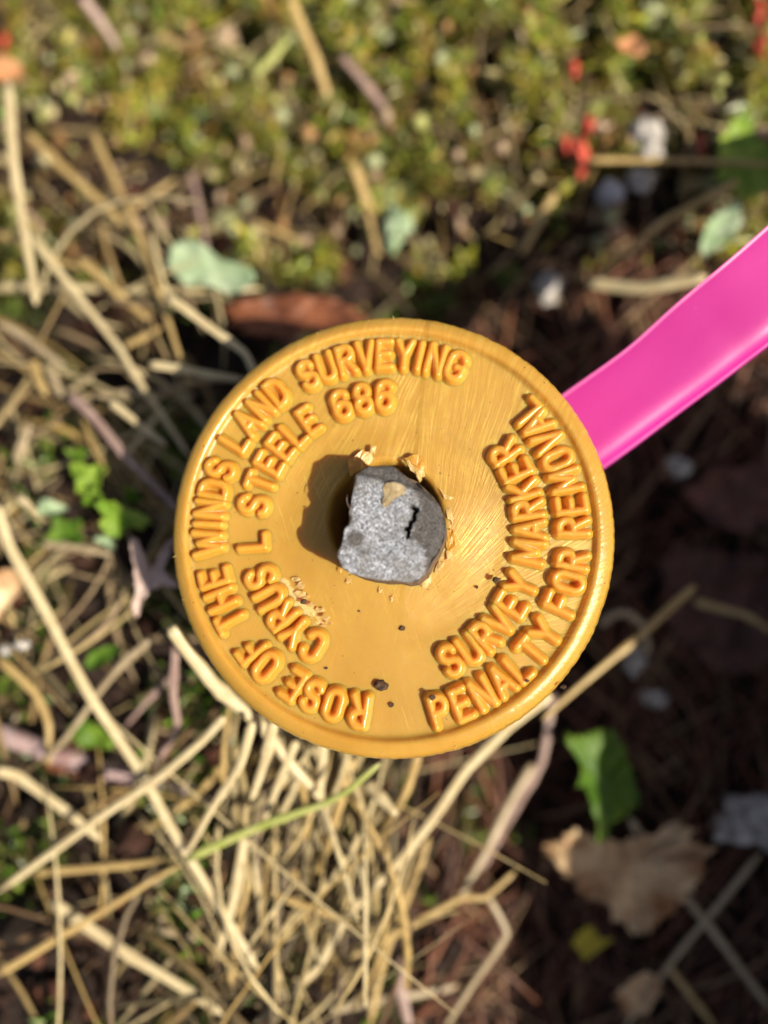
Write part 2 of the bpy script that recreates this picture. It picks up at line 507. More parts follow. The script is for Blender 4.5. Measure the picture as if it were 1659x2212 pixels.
TEXT = [  # word, [angle clockwise from the top of the cap], radius, outward-facing
    ('ROSE', [189.0, 197.2, 204.6, 211.6], 22.35, 1),
    ('OF', [221.8, 229.0], 22.6, 1),
    ('THE', [240.2, 247.8, 255.0], 22.7, 1),
    ('WINDS', [266.4, 272.3, 277.3, 283.6, 290.4], 22.9, 1),
    ('LAND', [300.8, 307.8, 314.6, 321.4], 22.9, 1),
    ('SURVEYING', [333.0, 339.5, 346.4, 352.8, 359.2, 5.6, 10.6, 15.8, 22.8], 22.55, 1),
    ('CYRUS', [213.0, 222.6, 231.2, 240.6, 250.0], 17.0, 1),
    ('L', [265.5], 17.2, 1),
    ('STEELE', [281.0, 291.0, 299.8, 308.2, 316.4, 324.6], 17.35, 1),
    ('686', [339.8, 349.4, 358.8], 17.1, 1),
    ('PENALTY', [164.0, 157.0, 150.0, 143.2, 136.6, 130.2, 123.4], 22.9, -1),
    ('FOR', [113.4, 106.4, 99.6], 22.9, -1),
    ('REMOVAL', [89.4, 82.6, 75.0, 67.8, 61.2, 55.0, 49.4], 22.75, -1),
    ('SURVEY', [154.4, 145.6, 137.6, 129.6, 121.4, 112.8], 17.65, -1),
    ('MARKER', [99.2, 90.2, 82.0, 73.8, 65.4, 56.4], 17.5, -1),
]
glyphs = {}
for word, angs, rad, out in TEXT:
    for ch, a in zip(word, angs):
        if ch not in glyphs: glyphs[ch] = glyph_mesh(ch)
        t = R(a)
        loc = (rad * math.sin(t), rad * math.cos(t), 0.0)
        o = ob('raised_letter', glyphs[ch], cap, loc=loc, rz=-t if out > 0 else -t + math.pi)
        o.rotation_euler.z += R(random.uniform(-1.5, 1.5))
        o.scale = (random.uniform(0.92, 1.0), random.uniform(0.97, 1.02), random.uniform(0.93, 1.05))


def flake(cx, cy, z, outline, mat, lift=0.4, thick=0.10, bend=(0, 0), seed=0, name='plastic_burr'):
    """A torn scrap of plastic: outline in mm about (cx, cy), one edge lifted."""
    o = np.array(outline, float); n = len(o)
    V, F = [], []
    rings = (0.0, 0.5, 1.0)
    for side in (1, -1):
        for f in rings:
            for p in (o if f else o[:1]):
                x, y = p * f
                zz = lift * (0.5 + bend[0] * x + bend[1] * y) + 0.25 * nz(x * 1.3 + seed, y * 1.3, seed) + side * thick / 2 * (1 - 0.6 * f)
                V.append((cx + x, cy + y, z + zz))
    per = 1 + 2 * n
    for s in (0, 1):
        b = s * per
        for k in range(n):
            k2 = (k + 1) % n
            t = (b, b + 1 + k, b + 1 + k2); q = (b + 1 + k, b + 1 + n + k, b + 1 + n + k2, b + 1 + k2)
            F += [t, q] if s == 0 else [t[::-1], q[::-1]]
    for k in range(n):
        k2 = (k + 1) % n
        F.append((1 + n + k, per + 1 + n + k, per + 1 + n + k2, 1 + n + k2))
    return ob(name, mesh(name, V, F, mat, smooth=False), cap)


def c5(u, v):      # pixel of the close view of the bar -> mm on the cap
    return at((800 + u * 400 / 1659) / 1.15731, (1080 + v * 440 / 1825) / 1.15731, 0.4)[:2]


def flake_px(pts, z, mat, lift, bend, seed):
    p = np.array([c5(*q) for q in pts]); c = p.mean(0)
    # finer ragged edge
    out = []
    for a, b in zip(p, np.roll(p, -1, 0)):
        for t in (0, 0.35, 0.7):
            out.append(a + (b - a) * t - c + rng.normal(0, 0.10, 2))
    flake(c[0], c[1], z - 0.1, [q * 0.85 for q in out], mat, lift * 0.7, 0.22, bend, seed)


flake_px([(270, 310), (450, 170), (560, 200), (570, 290), (480, 380), (360, 440), (300, 500)], 0.45, M['burr'], 1.3, (-0.25, 0.2), 1)
flake_px([(520, 180), (590, 145), (570, 240), (520, 235)], 0.9, M['burr_pale'], 1.0, (0, 0), 2)
flake_px([(830, 270), (960, 235), (1080, 250), (1095, 340), (1090, 470), (1040, 560), (990, 450), (960, 350)], 0.5, M['burr'], 1.8, (0.1, 0.2), 3)
flake_px([(880, 295), (960, 350), (1010, 400), (1080, 420), (1050, 550), (1010, 470), (920, 390)], 1.2, M['burr_pale'], 1.8, (0.1, 0.1), 4)
flake_px([(1300, 1000), (1370, 990), (1420, 1080), (1400, 1210), (1330, 1260), (1300, 1190)], 0.3, M['burr'], 1.1, (0.25, 0), 5)
flake_px([(1170, 1470), (1250, 1330), (1300, 1350), (1220, 1480)], 0.3, M['burr_pale'], 0.8, (0, 0), 6)
flake_px([(1300, 1200), (1390, 1260), (1385, 1350), (1310, 1330)], 0.35, M['burr_pale'], 0.7, (0, 0), 7)
flake_px([(1020, 1560), (1160, 1490), (1150, 1570), (1070, 1640)], 0.3, M['burr_pale'], 0.8, (0, 0), 8)
flake_px([(150, 1360), (200, 1340), (245, 1430), (210, 1480)], 0.3, M['burr'], 0.9, (0, 0), 9)
flake_px([(265, 1500), (330, 1530), (340, 1580), (280, 1580)], 0.3, M['burr_pale'], 0.7, (0, 0), 10)
flake_px([(590, 1620), (650, 1620), (640, 1680), (600, 1660)], 0.3, M['burr_pale'], 0.6, (0, 0), 11)
flake_px([(720, 1720), (770, 1680), (760, 1740), (730, 1760)], 0.3, M['burr_pale'], 0.4, (0, 0), 12)
flake_px([(1240, 580), (1290, 640), (1400, 690), (1340, 720), (1280, 690)], 0.35, M['burr_pale'], 0.9, (0, 0), 13)
flake_px([(1290, 760), (1350, 790), (1390, 900), (1380, 980), (1320, 900)], 0.3, M['burr_pale'], 0.8, (0.2, 0), 14)
# torn scraps over the inner letters, lower left
for k, (px, py) in enumerate([(640, 1250), (650, 1268), (662, 1290), (648, 1282), (672, 1306), (690, 1318), (706, 1334), (654, 1262), (700, 1352), (712, 1346)]):
    p = at(px, py, 0.5)
    s_ = rng.uniform(0.35, 0.8)
    ou = [(s_ * rng.uniform(0.5, 1.3) * math.cos(a), 0.6 * s_ * rng.uniform(0.5, 1.3) * math.sin(a)) for a in np.linspace(0, 5.8, 9)]
    flake(p[0], p[1], rng.uniform(0.1, 1.0) if k > 3 else 0.15, ou, M['burr_pale'], 0.5, 0.10, (0.3, -0.2), 20 + k)
# fine hairs of plastic along the rim
for k in range(26):
    a = rng.uniform(0, 2 * math.pi)
    p0 = np.array([27.0 * math.cos(a), 27.0 * math.sin(a), 0.1])
    d = np.array([math.cos(a + rng.normal(0, 0.5)), math.sin(a + rng.normal(0, 0.5)), rng.normal(0.2, 0.4)]) * rng.uniform(0.3, 0.9)
    V, F = tube([p0, p0 + d * 0.5 + rng.normal(0, 0.05, 3), p0 + d], [0.07, 0.05, 0.02], 5)
    ob('plastic_hair', mesh('plastic_hair', V, F, M['burr_pale']), cap)


# ------------------------------------------------------------------ the steel bar
BAR_PX = [(360, 440), (420, 390), (500, 350), (640, 335), (760, 345), (880, 440), (1000, 480), (1080, 560), (1180, 660), (1250, 780),
          (1300, 900), (1310, 1000), (1280, 1120), (1230, 1230), (1160, 1330), (1125, 1410), (1070, 1480), (1000, 1540), (900, 1560),
          (800, 1535), (640, 1535), (480, 1510), (370, 1480), (290, 1450), (230, 1400), (180, 1300), (180, 1250), (215, 1180), (240, 1090),
          (250, 1000), (298, 960), (300, 840), (330, 720), (345, 600), (360, 500)]
BAR_H = 7.7


def bar_pt(u, v, z=BAR_H):
    return at((800 + u * 400 / 1659) / 1.15731, (1080 + v * 440 / 1825) / 1.15731, z)[:2]


def make_bar():
    P = np.array([bar_pt(*p) for p in BAR_PX])
    C = bar_pt(740, 940)
    n = 300
    # resample the outline by angle around C
    L = np.r_[P, P[:1]]
    dens = np.concatenate([np.linspace(a, b, 40, endpoint=False) for a, b in zip(L[:-1], L[1:])])
    th = np.arctan2(dens[:, 1] - C[1], dens[:, 0] - C[0]); rr = np.hypot(dens[:, 0] - C[0], dens[:, 1] - C[1])
    o = np.argsort(th); th, rr = th[o], rr[o]
    A = np.linspace(-math.pi, math.pi, n, endpoint=False)
    Rr = np.interp(A, th, rr, period=2 * math.pi)
    fr = np.concatenate([np.linspace(0.02, 0.9, 70), [0.93, 0.955, 0.975, 0.99, 1.0]])
    crack = [np.array(bar_pt(u, v)) for u, v in ((950, 775), (1000, 800), (968, 850), (972, 905), (935, 930), (925, 985), (885, 1000), (915, 1030), (908, 1085))]
    step = [np.array(bar_pt(u, v)) for u, v in ((890, 450), (1000, 640), (1020, 800), (960, 900), (930, 1090), (1060, 1200), (1090, 1400), (1060, 1500))]

    def dpl(p, pl):
        best = 9
        for a, b in zip(pl[:-1], pl[1:]):
            t = np.clip((p - a) @ (b - a) / ((b - a) @ (b - a)), 0, 1); best = min(best, np.linalg.norm(p - a - t * (b - a)))
        return best
    V, F, pat, side = [], [], [], []
    for f in fr:
        for a, r in zip(A, Rr):
            p = C + f * r * np.array([math.cos(a), math.sin(a)])
            q = p - C
            z = BAR_H - 0.055 * q[0] + 0.03 * q[1]
            z += 0.42 * nz(q[0] * 0.35, q[1] * 0.35, 3) + 0.16 * nz(q[0] * 1.2, q[1] * 1.2, 7) + 0.10 * nz(q[0] * 4, q[1] * 4, 1) + 0.06 * nz(q[0] * 8, q[1] * 8, 5)
            # the darker lip on the right sits lower
            u = p[0] - float(np.interp(-p[1], [-k[1] for k in step], [k[0] for k in step])) + 0.35 * nz(q[0] * 1.3, q[1] * 1.3, 11) + 0.2 * nz(q[0] * 3.5, q[1] * 3.5, 13)
            s = float(smooth01(-0.8, 0.9, u))
            top = float(smooth01(3.6, 5.4, q[1] + 0.25 * q[0]))
            z -= 0.55 * s + 0.7 * top * top
            dc = dpl(p, crack)
            z -= 2.0 * math.exp(-(dc / (0.20 + 0.13 * nz(q[0] * 3.2, q[1] * 3.2, 17))) ** 2)
            ez = 0.80 if q[0] > 0.5 else 0.9
            edge = max(0.0, (f - ez) / (1 - ez))
            z -= (1.1 if q[0] > 0.5 else 0.55) * edge ** 2 * (0.6 + 0.8 * nz(math.cos(a) * 4, math.sin(a) * 4, 2))
            V.append((p[0], p[1], z))
            lowleft = float(smooth01(0.0, 2.0, 2.2 - math.hypot(q[0] + 4.2, q[1] + 1.8)))
            pt = max(s * 0.85, top * 0.8, 0.75 * lowleft, 1.0 if dc < 0.2 else 0)
            pat.append(pt); side.append(0)
    ns = [(-0.5, 0.02), (-1.2, 0.10), (-2.2, 0.12), (-4.0, 0.16), (-7.0, 0.2), (-12, 0.2), (-60, 0.2)]
    # below the sheared edge the bar is a round ribbed rod
    hc = np.array(HOLE)
    for k, (dz, _) in enumerate(ns):
        t = min(1.0, (k + 1) / 4)
        for a, r in zip(A, Rr):
            top = C + r * np.array([math.cos(a), math.sin(a)])
            rod = C + np.array([0.35, -0.75]) + r * (0.93 + (0.02 if k % 2 else 0)) * np.array([math.cos(a), math.sin(a)])
            j = 0.12 * nz(math.cos(a) * 5, math.sin(a) * 5, dz)
            p = top * (1 - t) + rod * t + j * np.array([math.cos(a), math.sin(a)])
            V.append((p[0], p[1], BAR_H - 0.6 + dz - 0.055 * (top - C)[0])); pat.append(1); side.append(1)
    m = len(fr) + len(ns)
    for i in range(m - 1):
        for k in range(n):
            k2 = (k + 1) % n
            F.append((i * n + k, (i + 1) * n + k, (i + 1) * n + k2, i * n + k2))
    F.append(tuple(range(n)))
    ob('steel_bar', mesh('steel_bar', V, F, M['rebar'], attrs={'patina': pat, 'side': side}),
       label='sheared grey steel reinforcing bar poking up through the middle of the golden cap', cat='steel bar')
    return C


BARC = make_bar()
# scrap of yellowed plastic stuck on the bar's cut face
pp = np.array([bar_pt(*q) for q in [(650, 580), (690, 530), (760, 525), (830, 540), (890, 580), (880, 640), (820, 670), (760, 700), (690, 790), (650, 760), (640, 720), (665, 660)]])
pc = pp.mean(0)


def on_bar(p):
    q = p - BARC
    return BAR_H - 0.055 * q[0] + 0.03 * q[1] + 0.42 * nz(q[0] * 0.35, q[1] * 0.35, 3) + 0.16 * nz(q[0] * 1.2, q[1] * 1.2, 7) + 0.10


V = [(pc[0], pc[1], on_bar(pc) + 0.06)] + [(p[0], p[1], on_bar(p) + 0.05) for p in pp] + [(p[0] * 1.0, p[1], on_bar(p) - 0.15) for p in pp]
n_ = len(pp)
F = [(0, 1 + (k + 1) % n_, 1 + k) for k in range(n_)] + [(1 + k, 1 + (k + 1) % n_, 1 + n_ + (k + 1) % n_, 1 + n_ + k) for k in range(n_)]
ob('plastic_scrap', mesh('plastic_scrap', V, F, mat_plain('amber_scrap', (0.26, 0.18, 0.08), (0.42, 0.34, 0.20), 900, 0.35, 0.0002), smooth=False),
   label='thin amber plastic scrap stuck to the cut face of the steel bar', cat='plastic scrap')
p0 = [bar_pt(u, v) for u, v in ((280, 640), (275, 700), (295, 760), (335, 820))]
V, F = tube(catmull([(p[0], p[1], 7.0 + 0.5 * i) for i, p in enumerate(p0)], 5), [0.06] * 16, 5)
ob('fibre', mesh('fibre', V, F, M['mauve'], attrs={'along': [0.0] * len(V)}), label='fine reddish hair sticking out beside the flat edge of the steel bar', cat='fibre')


# ------------------------------------------------------------------ soil crumbs lying on the cap
def crumb(px, py, size, label, z=0.25, seed=0):
    c = at(px, py, z)
    bm = bmesh.new()
    bmesh.ops.create_icosphere(bm, subdivisions=2, radius=size)
    V = []
    for v in bm.verts:
        p = np.array(v.co); f = 1 + 0.75 * nz(*(p / size * 1.6 + seed))
        V.append((c[0] + p[0] * f, c[1] + p[1] * f * 0.8, z + size * 0.35 + p[2] * f * 0.6))
    F = [tuple(v.index for v in f.verts) for f in bm.faces]; bm.free()
    ob('soil_crumb', mesh('soil_crumb', V, F, M['soil_bit'], smooth=False), label=label, cat='crumb', group='dark crumbs on the cap')


crumb(823, 1481, 0.85, 'largest dark soil crumb on the cap, just right of the R in ROSE', 0.1, 1)
crumb(845, 1522, 0.32, 'tiny dark speck below the largest soil crumb on the cap', 0.05, 2)
crumb(869, 1357, 0.40, 'small dark crumb on the smooth plastic below the steel bar', 0.05, 3)
crumb(775, 1320, 0.22, 'pinhead crumb lower left of the steel bar', 0.0, 4)
crumb(704, 1443, 0.22, 'pinhead crumb between the C of CYRUS and ROSE', 0.0, 5)
crumb(656, 1300, 0.42, 'dark crumb in the torn plastic beside CYRUS', 0.7, 6)
crumb(1071, 1252, 0.45, 'dark crumb against the Y of SURVEY on the inner ring', 0.9, 7)
crumb(934, 1506, 0.38, 'grey crumb resting on the P of PENALTY', 1.35, 8)
crumb(1138, 1470, 0.26, 'small brown crumb on the L of PENALTY', 1.3, 9)
crumb(1218, 1484, 0.34, 'thin brown crumb on the rim outside PENALTY', 0.6, 10)
crumb(1030, 1268, 0.22, 'pinhead crumb between the bar and the word MARKER', 0.1, 11)


# ------------------------------------------------------------------ pink plastic strip
def make_strip():
    # centre line and half width (mm), from under the cap out to the upper right, then down to the ground off frame
    ctr = [at(1185, 985, -10.0), at(1262, 930, -9.0), at(1410, 822, -7.0), at(1540, 716, -4.5), at(1668, 612, -2.5)]
    d = ctr[-1] - ctr[-2]
    e = ctr[-1]
    ctr += [e + np.array([14, 12, 1]), e + np.array([30, 25, -8]), e + np.array([42, 36, -26]), e + np.array([50, 43, -58])]
    path = catmull(ctr, 12)
    tang = np.gradient(path, axis=0)
    V, F = [], []
    nc = 20
    for i, (p, t) in enumerate(zip(path, tang)):
        t = t / np.linalg.norm(t)
        a = np.cross(t, (0, 0, 1)); a /= np.linalg.norm(a)      # points to the lower right
        b = np.cross(a, t)
        u = i / (len(path) - 1)
        hw = 5.75 + 0.2 * float(smooth01(0.0, 0.5, u)) - 0.25 * math.exp(-((i - 24) / 7) ** 2)
        for s in (1, -1):
            rr = 5.3 + (0.35 if s > 0 else -0.35)
            for k in range(nc + 1):
                w = (k / nc * 2 - 1)
                # arched section, the lower right edge rolled further under
                z = -2.4 * abs(w) ** 6.5 * (1.0 if w > 0 else 0.02) + 0.14 * nz(i * 0.10, w * 1.0, 3)
                x = hw * w
                V.append(p + a * x + b * (z + (0.07 if s > 0 else -0.07)))
    m = 2 * (nc + 1)
    for i in range(len(path) - 1):
        for s in (0, 1):
            for k in range(nc):
                q = [i * m + s * (nc + 1) + k, i * m + s * (nc + 1) + k + 1, (i + 1) * m + s * (nc + 1) + k + 1, (i + 1) * m + s * (nc + 1) + k]
                F.append(tuple(q) if s else tuple(q[::-1]))
        for k in (0, nc):
            q = [i * m + k, i * m + nc + 1 + k, (i + 1) * m + nc + 1 + k, (i + 1) * m + k]
            F.append(tuple(q) if k else tuple(q[::-1]))
    m_ = NT('pink_plastic')
    co = m_.obj()
    f = m_.noise(co, 60.0, 2.0)
    scr = m_.ramp(m_.noise(co, 2200.0, 2.0), (0.76, 0.0), (0.80, 1.0))
    col = m_.mix(f, (0.56, 0.010, 0.25), (0.60, 0.016, 0.29))
    col = m_.mix(m_.math('MULTIPLY', scr, 0.5), col, (0.85, 0.35, 0.55))
    m_.set(Base__Color=col, Roughness=0.48, Specular__IOR__Level=0.9, Normal=m_.bump(m_.noise(co, 900.0, 2.0), 0.00003, 0.4),
           Subsurface__Weight=0.4, Subsurface__Scale=0.0012)
    m_.b.inputs['Subsurface Radius'].default_value = (1.0, 0.15, 0.4)
    pm = mesh('plastic_strip', V, F, m_.m)
    for k, p in enumerate(pm.polygons):
        if k % (2 * nc + 2) >= 2 * nc: p.use_smooth = False
    ob('plastic_strip', pm, label='glossy hot pink plastic strip running out from under the cap', cat='plastic strip')


make_strip()

# ------------------------------------------------------------------ unseen log added outside the frame so its shade darkens the ground at right
V, F = [], []
nL, nA = 60, 64
for i in range(nL + 1):
    y = -420 * i / nL
    for k in range(nA):
        a = 2 * math.pi * k / nA
        r = 69 + 4 * nz(math.cos(a) * 2, math.sin(a) * 2, y * 0.02) + 3.5 * nz(math.cos(a) * 7, math.sin(a) * 7, y * 0.03)
        V.append((166 + r * math.cos(a), y + 7 - (53 + r * math.cos(a)) * 0.476 * (1 - i / nL), 11 + r * math.sin(a)))
for i in range(nL):
    for k in range(nA):
        k2 = (k + 1) % nA
        F.append((i * nA + k, (i + 1) * nA + k, (i + 1) * nA + k2, i * nA + k2))
F.append(tuple(range(nA))); F.append(tuple(nL * nA + k for k in range(nA))[::-1])
ob('added_shade_log', mesh('added_shade_log', V, F, mat_plain('added_log_bark', (0.05, 0.032, 0.024), (0.14, 0.10, 0.075), 60.0, 0.9, 0.004)),
   label='unseen dark log added out of frame to shade the ground at the right', cat='log')

# ------------------------------------------------------------------ single stems (seen apart in the photograph)
STEMS = [  # material, pixel path, height mm (start, end), radius mm, name, label
    ('pale', [(18, 170), (36, 400), (62, 540), (78, 655)], (-24, -19), 1.05, 'grass_stem', 'thick pale straw standing near upright along the upper left edge'),
    ('gold', [(195, 275), (262, 420), (320, 553), (365, 700), (410, 838)], (-34, -20), .85, 'grass_stem', 'long tan straw slanting down from the moss towards the word LAND'),
    ('gold', [(55, 285), (140, 365), (245, 462), (318, 528)], (-34, -31), .85, 'grass_stem', 'tan straw crossing the dark hollow at upper left'),
    ('pale', [(62, 500), (180, 655), (262, 756), (318, 850), (412, 990)], (-24, -22), .85, 'grass_stem', 'long mottled straw reaching the cap rim beside LAND'),
    ('pale', [(360, 640), (450, 705), (528, 765), (552, 812)], (-17, -15), .85, 'grass_stem', 'kinked straw bent down against the cap rim beside SURVEYING'),
    ('pale', [(-8, 618), (160, 622), (327, 630), (565, 622)], (-31, -30), .80, 'grass_stem', 'speckled straw lying level just below the mint leaf'),
    ('grey', [(138, 858), (280, 850), (420, 856)], (-29, -28), .80, 'grass_stem', 'short grey straw lying level beside the word LAND'),
    ('pale', [(320, 785), (420, 800), (524, 818)], (-19, -18), .85, 'grass_stem', 'straw pointing level at the rim left of SURVEYING'),
    ('pale', [(240, 870), (300, 918), (362, 962)], (-20, -19), .85, 'grass_stem', 'short bright straw ending in a blunt tip near the L of LAND'),
    ('mauve', [(150, 850), (187, 886), (267, 980), (330, 1045), (388, 1105)], (-22, -18), 1.0, 'grass_stem', 'dull mauve stem reaching the rim by WINDS'),
    ('gold', [(270, 748), (352, 704)], (-27, -26), .75, 'grass_stem', 'stubby tan straw among the crossing stems left of LAND'),
    ('grey', [(145, 848), (199, 814)], (-28, -26), .75, 'grass_stem', 'stubby grey straw above the level grey straw'),
    ('gold', [(70, 780), (80, 815), (98, 856)], (-24, -22), .95, 'grass_stem', 'brown end of a cut straw at far left, beside its twin'),
    ('grey', [(104, 786), (114, 815), (132, 855)], (-25, -23), .95, 'grass_stem', 'paler cut straw end at far left, right of its twin'),
    ('grey', [(33, 995), (48, 955), (64, 918)], (-22, -20), .9, 'grass_stem', 'cut straw end leaning right at the left edge beside WINDS'),
    ('pale', [(40, 1072), (62, 1088), (82, 1112)], (-15, -14), .75, 'grass_stem', 'glaring white straw tip at the left edge under the green sprig'),
    ('pale', [(-10, 1090), (20, 1175), (97, 1320), (200, 1516), (293, 1655), (407, 1852), (470, 1955), (558, 2094)], (-17, -27), .95, 'grass_stem', 'longest straw, running from the left edge down past the twig to the bottom'),
    ('gold', [(-6, 1420), (77, 1500), (106, 1566), (108, 1655)], (-27, -28), .85, 'grass_stem', 'knuckled straw bending downwards at left above the pinkish twig'),
    ('grey', [(322, 1384), (268, 1432), (213, 1495), (146, 1590), (96, 1645)], (-20, -27), .65, 'grass_stem', 'thin grey blade slanting down left from the cap below OF'),
    ('pale', [(372, 1356), (400, 1398), (457, 1470), (500, 1510), (566, 1568), (640, 1665), (697, 1726)], (-9, -22), 1.25, 'grass_stem', 'thick sunlit straw coming out from under the rim at ROSE'),
    ('mauve', [(388, 1360), (377, 1410), (374, 1500), (384, 1573), (333, 1660)], (-14, -26), .80, 'grass_stem', 'brown jointed stalk hanging down from the rim beside OF'),
    ('mauve', [(362, 1468), (267, 1575)], (-26, -28), .60, 'grass_stem', 'thin dark stalk over the black gap left of OF'),
    ('pale', [(482, 1550), (436, 1600), (353, 1672), (187, 1786), (-8, 1930)], (-16, -24), .78, 'grass_stem', 'straight straw crossing the twig to the left edge'),
    ('gold', [(484, 1655), (420, 1722), (280, 1816)], (-27, -29), .65, 'grass_stem', 'slim tan straw parallel to and below the straight one'),
    ('pale', [(545, 1560), (515, 1655), (465, 1742), (404, 1840)], (-13, -22), .85, 'grass_stem', 'bright broad straw fanning down left below ROSE'),
    ('gold', [(-8, 2106), (187, 1989), (390, 1868)], (-26, -25), .75, 'grass_stem', 'straw rising from the lower left edge to the joint of the longest straw'),
    ('pale', [(108, 1948), (180, 1995), (287, 2066), (390, 2130), (490, 2190)], (-28, -28), 1.15, 'grass_stem', 'stout tapering straw with loose husks at lower left'),
    ('pale', [(-8, 1666), (37, 1676), (133, 1746), (218, 1816)], (-25, -27), 1.0, 'grass_stem', 'straw bowing down from the left edge just under the twig'),
    ('gold', [(70, 1890), (260, 1872), (382, 1854)], (-29, -27), .75, 'grass_stem', 'nearly level tan straw left of the joint of the longest straw'),
    ('grey', [(334, 2008), (466, 2036)], (-29, -29), .65, 'grass_stem', 'short level straw in the dark pocket at lower left'),
    ('grey', [(356, 1930), (348, 1985), (342, 2046)], (-30, -31), .65, 'grass_stem', 'short upright straw in the dark pocket at lower left'),
    ('pale', [(530, 1790), (510, 1926), (465, 2076)], (-24, -27), .90, 'grass_stem', 'straw dropping steeply beside the lower half of the longest straw'),
    ('gold', [(535, 1880), (518, 2000), (498, 2130)], (-27, -29), .80, 'grass_stem', 'steep tan straw right of its paler neighbour at lower left'),
    ('green', [(404, 1856), (553, 1788), (690, 1740), (752, 1706), (822, 1650)], (-22, -14), .85, 'grass_stem', 'yellow-green living grass blade below the cap'),
    ('pale', [(1190, 1500), (1100, 1570), (1010, 1662), (940, 1762), (863, 1862), (746, 1982), (686, 2092), (545, 2216)], (-24, -30), .95, 'grass_stem', 'long straw from under PENALTY sweeping down to the bottom edge'),
    ('gold', [(548, 1916), (686, 1966), (790, 2008)], (-27, -26), .75, 'grass_stem', 'straw with a rounded cut tip pointing right at bottom middle'),
    ('gold', [(722, 2084), (880, 2002), (996, 1940), (1046, 1940), (1112, 1882)], (-34, -36), .80, 'grass_stem', 'bowed straw arching over the dark soil at bottom middle'),
    ('grey', [(1150, 1650), (1106, 1726), (1050, 1832), (994, 1938)], (-42, -38), .95, 'grass_stem', 'shaded straw running down to meet the bowed straw'),
    ('grey', [(1052, 1936), (1094, 2019), (1020, 2126), (962, 2220)], (-37, -38), .6, 'grass_stem', 'grey elbowed straw at bottom middle'),
    ('gold', [(926, 1812), (870, 1966), (836, 2052), (798, 2216)], (-34, -37), .72, 'grass_stem', 'thin straw falling steeply through bottom middle'),
    ('grey', [(676, 2190), (830, 2160), (990, 2130)], (-37, -42), .75, 'grass_stem', 'pale straw lying nearly level along the bottom edge'),
    ('pale', [(795, 1692), (856, 1764)], (-22, -20), 1.0, 'grass_stem', 'stubby bright straw end under the bottom of the cap'),
    ('mauve', [(873, 2066), (868, 2140), (884, 2216)], (-38, -38), 1.3, 'grass_stem', 'rusty brown shred upright at bottom middle'),
    ('pale', [(700, 1600), (692, 1700), (704, 1806)], (-20, -24), .80, 'grass_stem', 'upright straw just left of the green blade tip'),
    ('gold', [(760, 1640), (735, 1740), (700, 1850)], (-24, -28), .80, 'grass_stem', 'tan straw leaning left under the green blade'),
    ('gold', [(905, 1630), (872, 1720), (800, 1840)], (-24, -29), .85, 'grass_stem', 'tan straw slanting down left from the bottom of the cap'),
    ('pale', [(590, 1560), (572, 1640), (540, 1730)], (-12, -18), .95, 'grass_stem', 'dazzling straw right against the rim below ROSE'),
    ('pale', [(640, 1600), (600, 1700), (560, 1800)], (-17, -24), .80, 'grass_stem', 'second bright straw from the dazzling one below ROSE'),
    ('gold', [(1502, 1264), (1396, 1361), (1256, 1476), (1170, 1556)], (-36, -30), .85, 'grass_stem', 'slanting straw in the shade outside the words PENALTY FOR'),
    ('grey', [(1358, 1766), (1456, 1901), (1536, 2006), (1668, 2188)], (-44, -48), .95, 'grass_stem', 'straw running from the torn leaf to the lower right corner'),
    ('grey', [(1642, 1842), (1451, 2081), (1348, 2222)], (-46, -48), .75, 'grass_stem', 'straw crossing the other one at lower right'),
    ('gold', [(1500, 1298), (1606, 1326), (1668, 1366)], (-44, -43), .90, 'grass_stem', 'shaded straw at the right edge beside REMOVAL FOR'),
    ('gold', [(1446, 2090), (1545, 2222)], (-48, -49), .80, 'grass_stem', 'short straw below the crossing at lower right'),
    ('mauve', [(1196, 1500), (1171, 1646), (1100, 1770), (1040, 1880)], (-40, -45), .80, 'grass_stem', 'dark stalk passing down left of the green lobed leaf'),
    ('grey', [(1298, 1350), (1318, 1330), (1352, 1324), (1388, 1352), (1398, 1404), (1364, 1446)], (-42, -44), .80, 'grass_stem', 'curled lilac-grey shred hooked beside PENALTY'),
    ('gold', [(626, -10), (676, 107), (712, 212)], (-31, -37), .95, 'grass_stem', 'yellow straw stuck upright in the moss at top centre'),
    ('gold', [(764, 352), (793, 443), (822, 552)], (-37, -41), 1.05, 'grass_stem', 'tan straw ending in the moss above the cap'),
    ('green', [(550, 164), (622, 84)], (-36, -35), .95, 'grass_stem', 'short pale green blade lying on the moss at top'),
    ('gold', [(1266, 346), (1460, 348), (1668, 354)], (-35, -33), .70, 'grass_stem', 'thin level straw over the red lichen at upper right'),
    ('gold', [(1592, 392), (1440, 474), (1280, 606)], (-34, -34), .80, 'grass_stem', 'slanting tan straw in the moss left of the pink strip'),
    ('gold', [(1200, 414), (1126, 552)], (-38, -41), .95, 'grass_stem', 'tan straw end above and left of the pink strip'),
    ('pale', [(1272, 610), (1330, 618), (1385, 624), (1450, 614), (1525, 600)], (-38, -30), 1.45, 'grass_stem', 'thick curved pale stick passing behind the pink strip'),
    ('mauve', [(412, 368), (432, 460), (448, 556)], (-42, -38), .75, 'grass_stem', 'dark upright stalk over the hollow above the mint leaf'),
    ('gold', [(204, 510), (290, 448), (376, 388)], (-38, -40), .80, 'grass_stem', 'tan straw rising right across the dark hollow at upper left'),
    ('mauve', [(176, -8), (214, 42), (256, 104)], (-32, -38), 1.2, 'grass_stem', 'mauve stalk at the top left corner'),
    ('mauve', [(738, 122), (786, 178), (834, 238)], (-36, -38), 1.0, 'grass_stem', 'mauve stalk sunk in the moss right of the yellow straw'),
    ('grey', [(330, 570), (420, 582), (520, 575)], (-36, -36), .65, 'grass_stem', 'thin grey straw behind the mint leaf'),
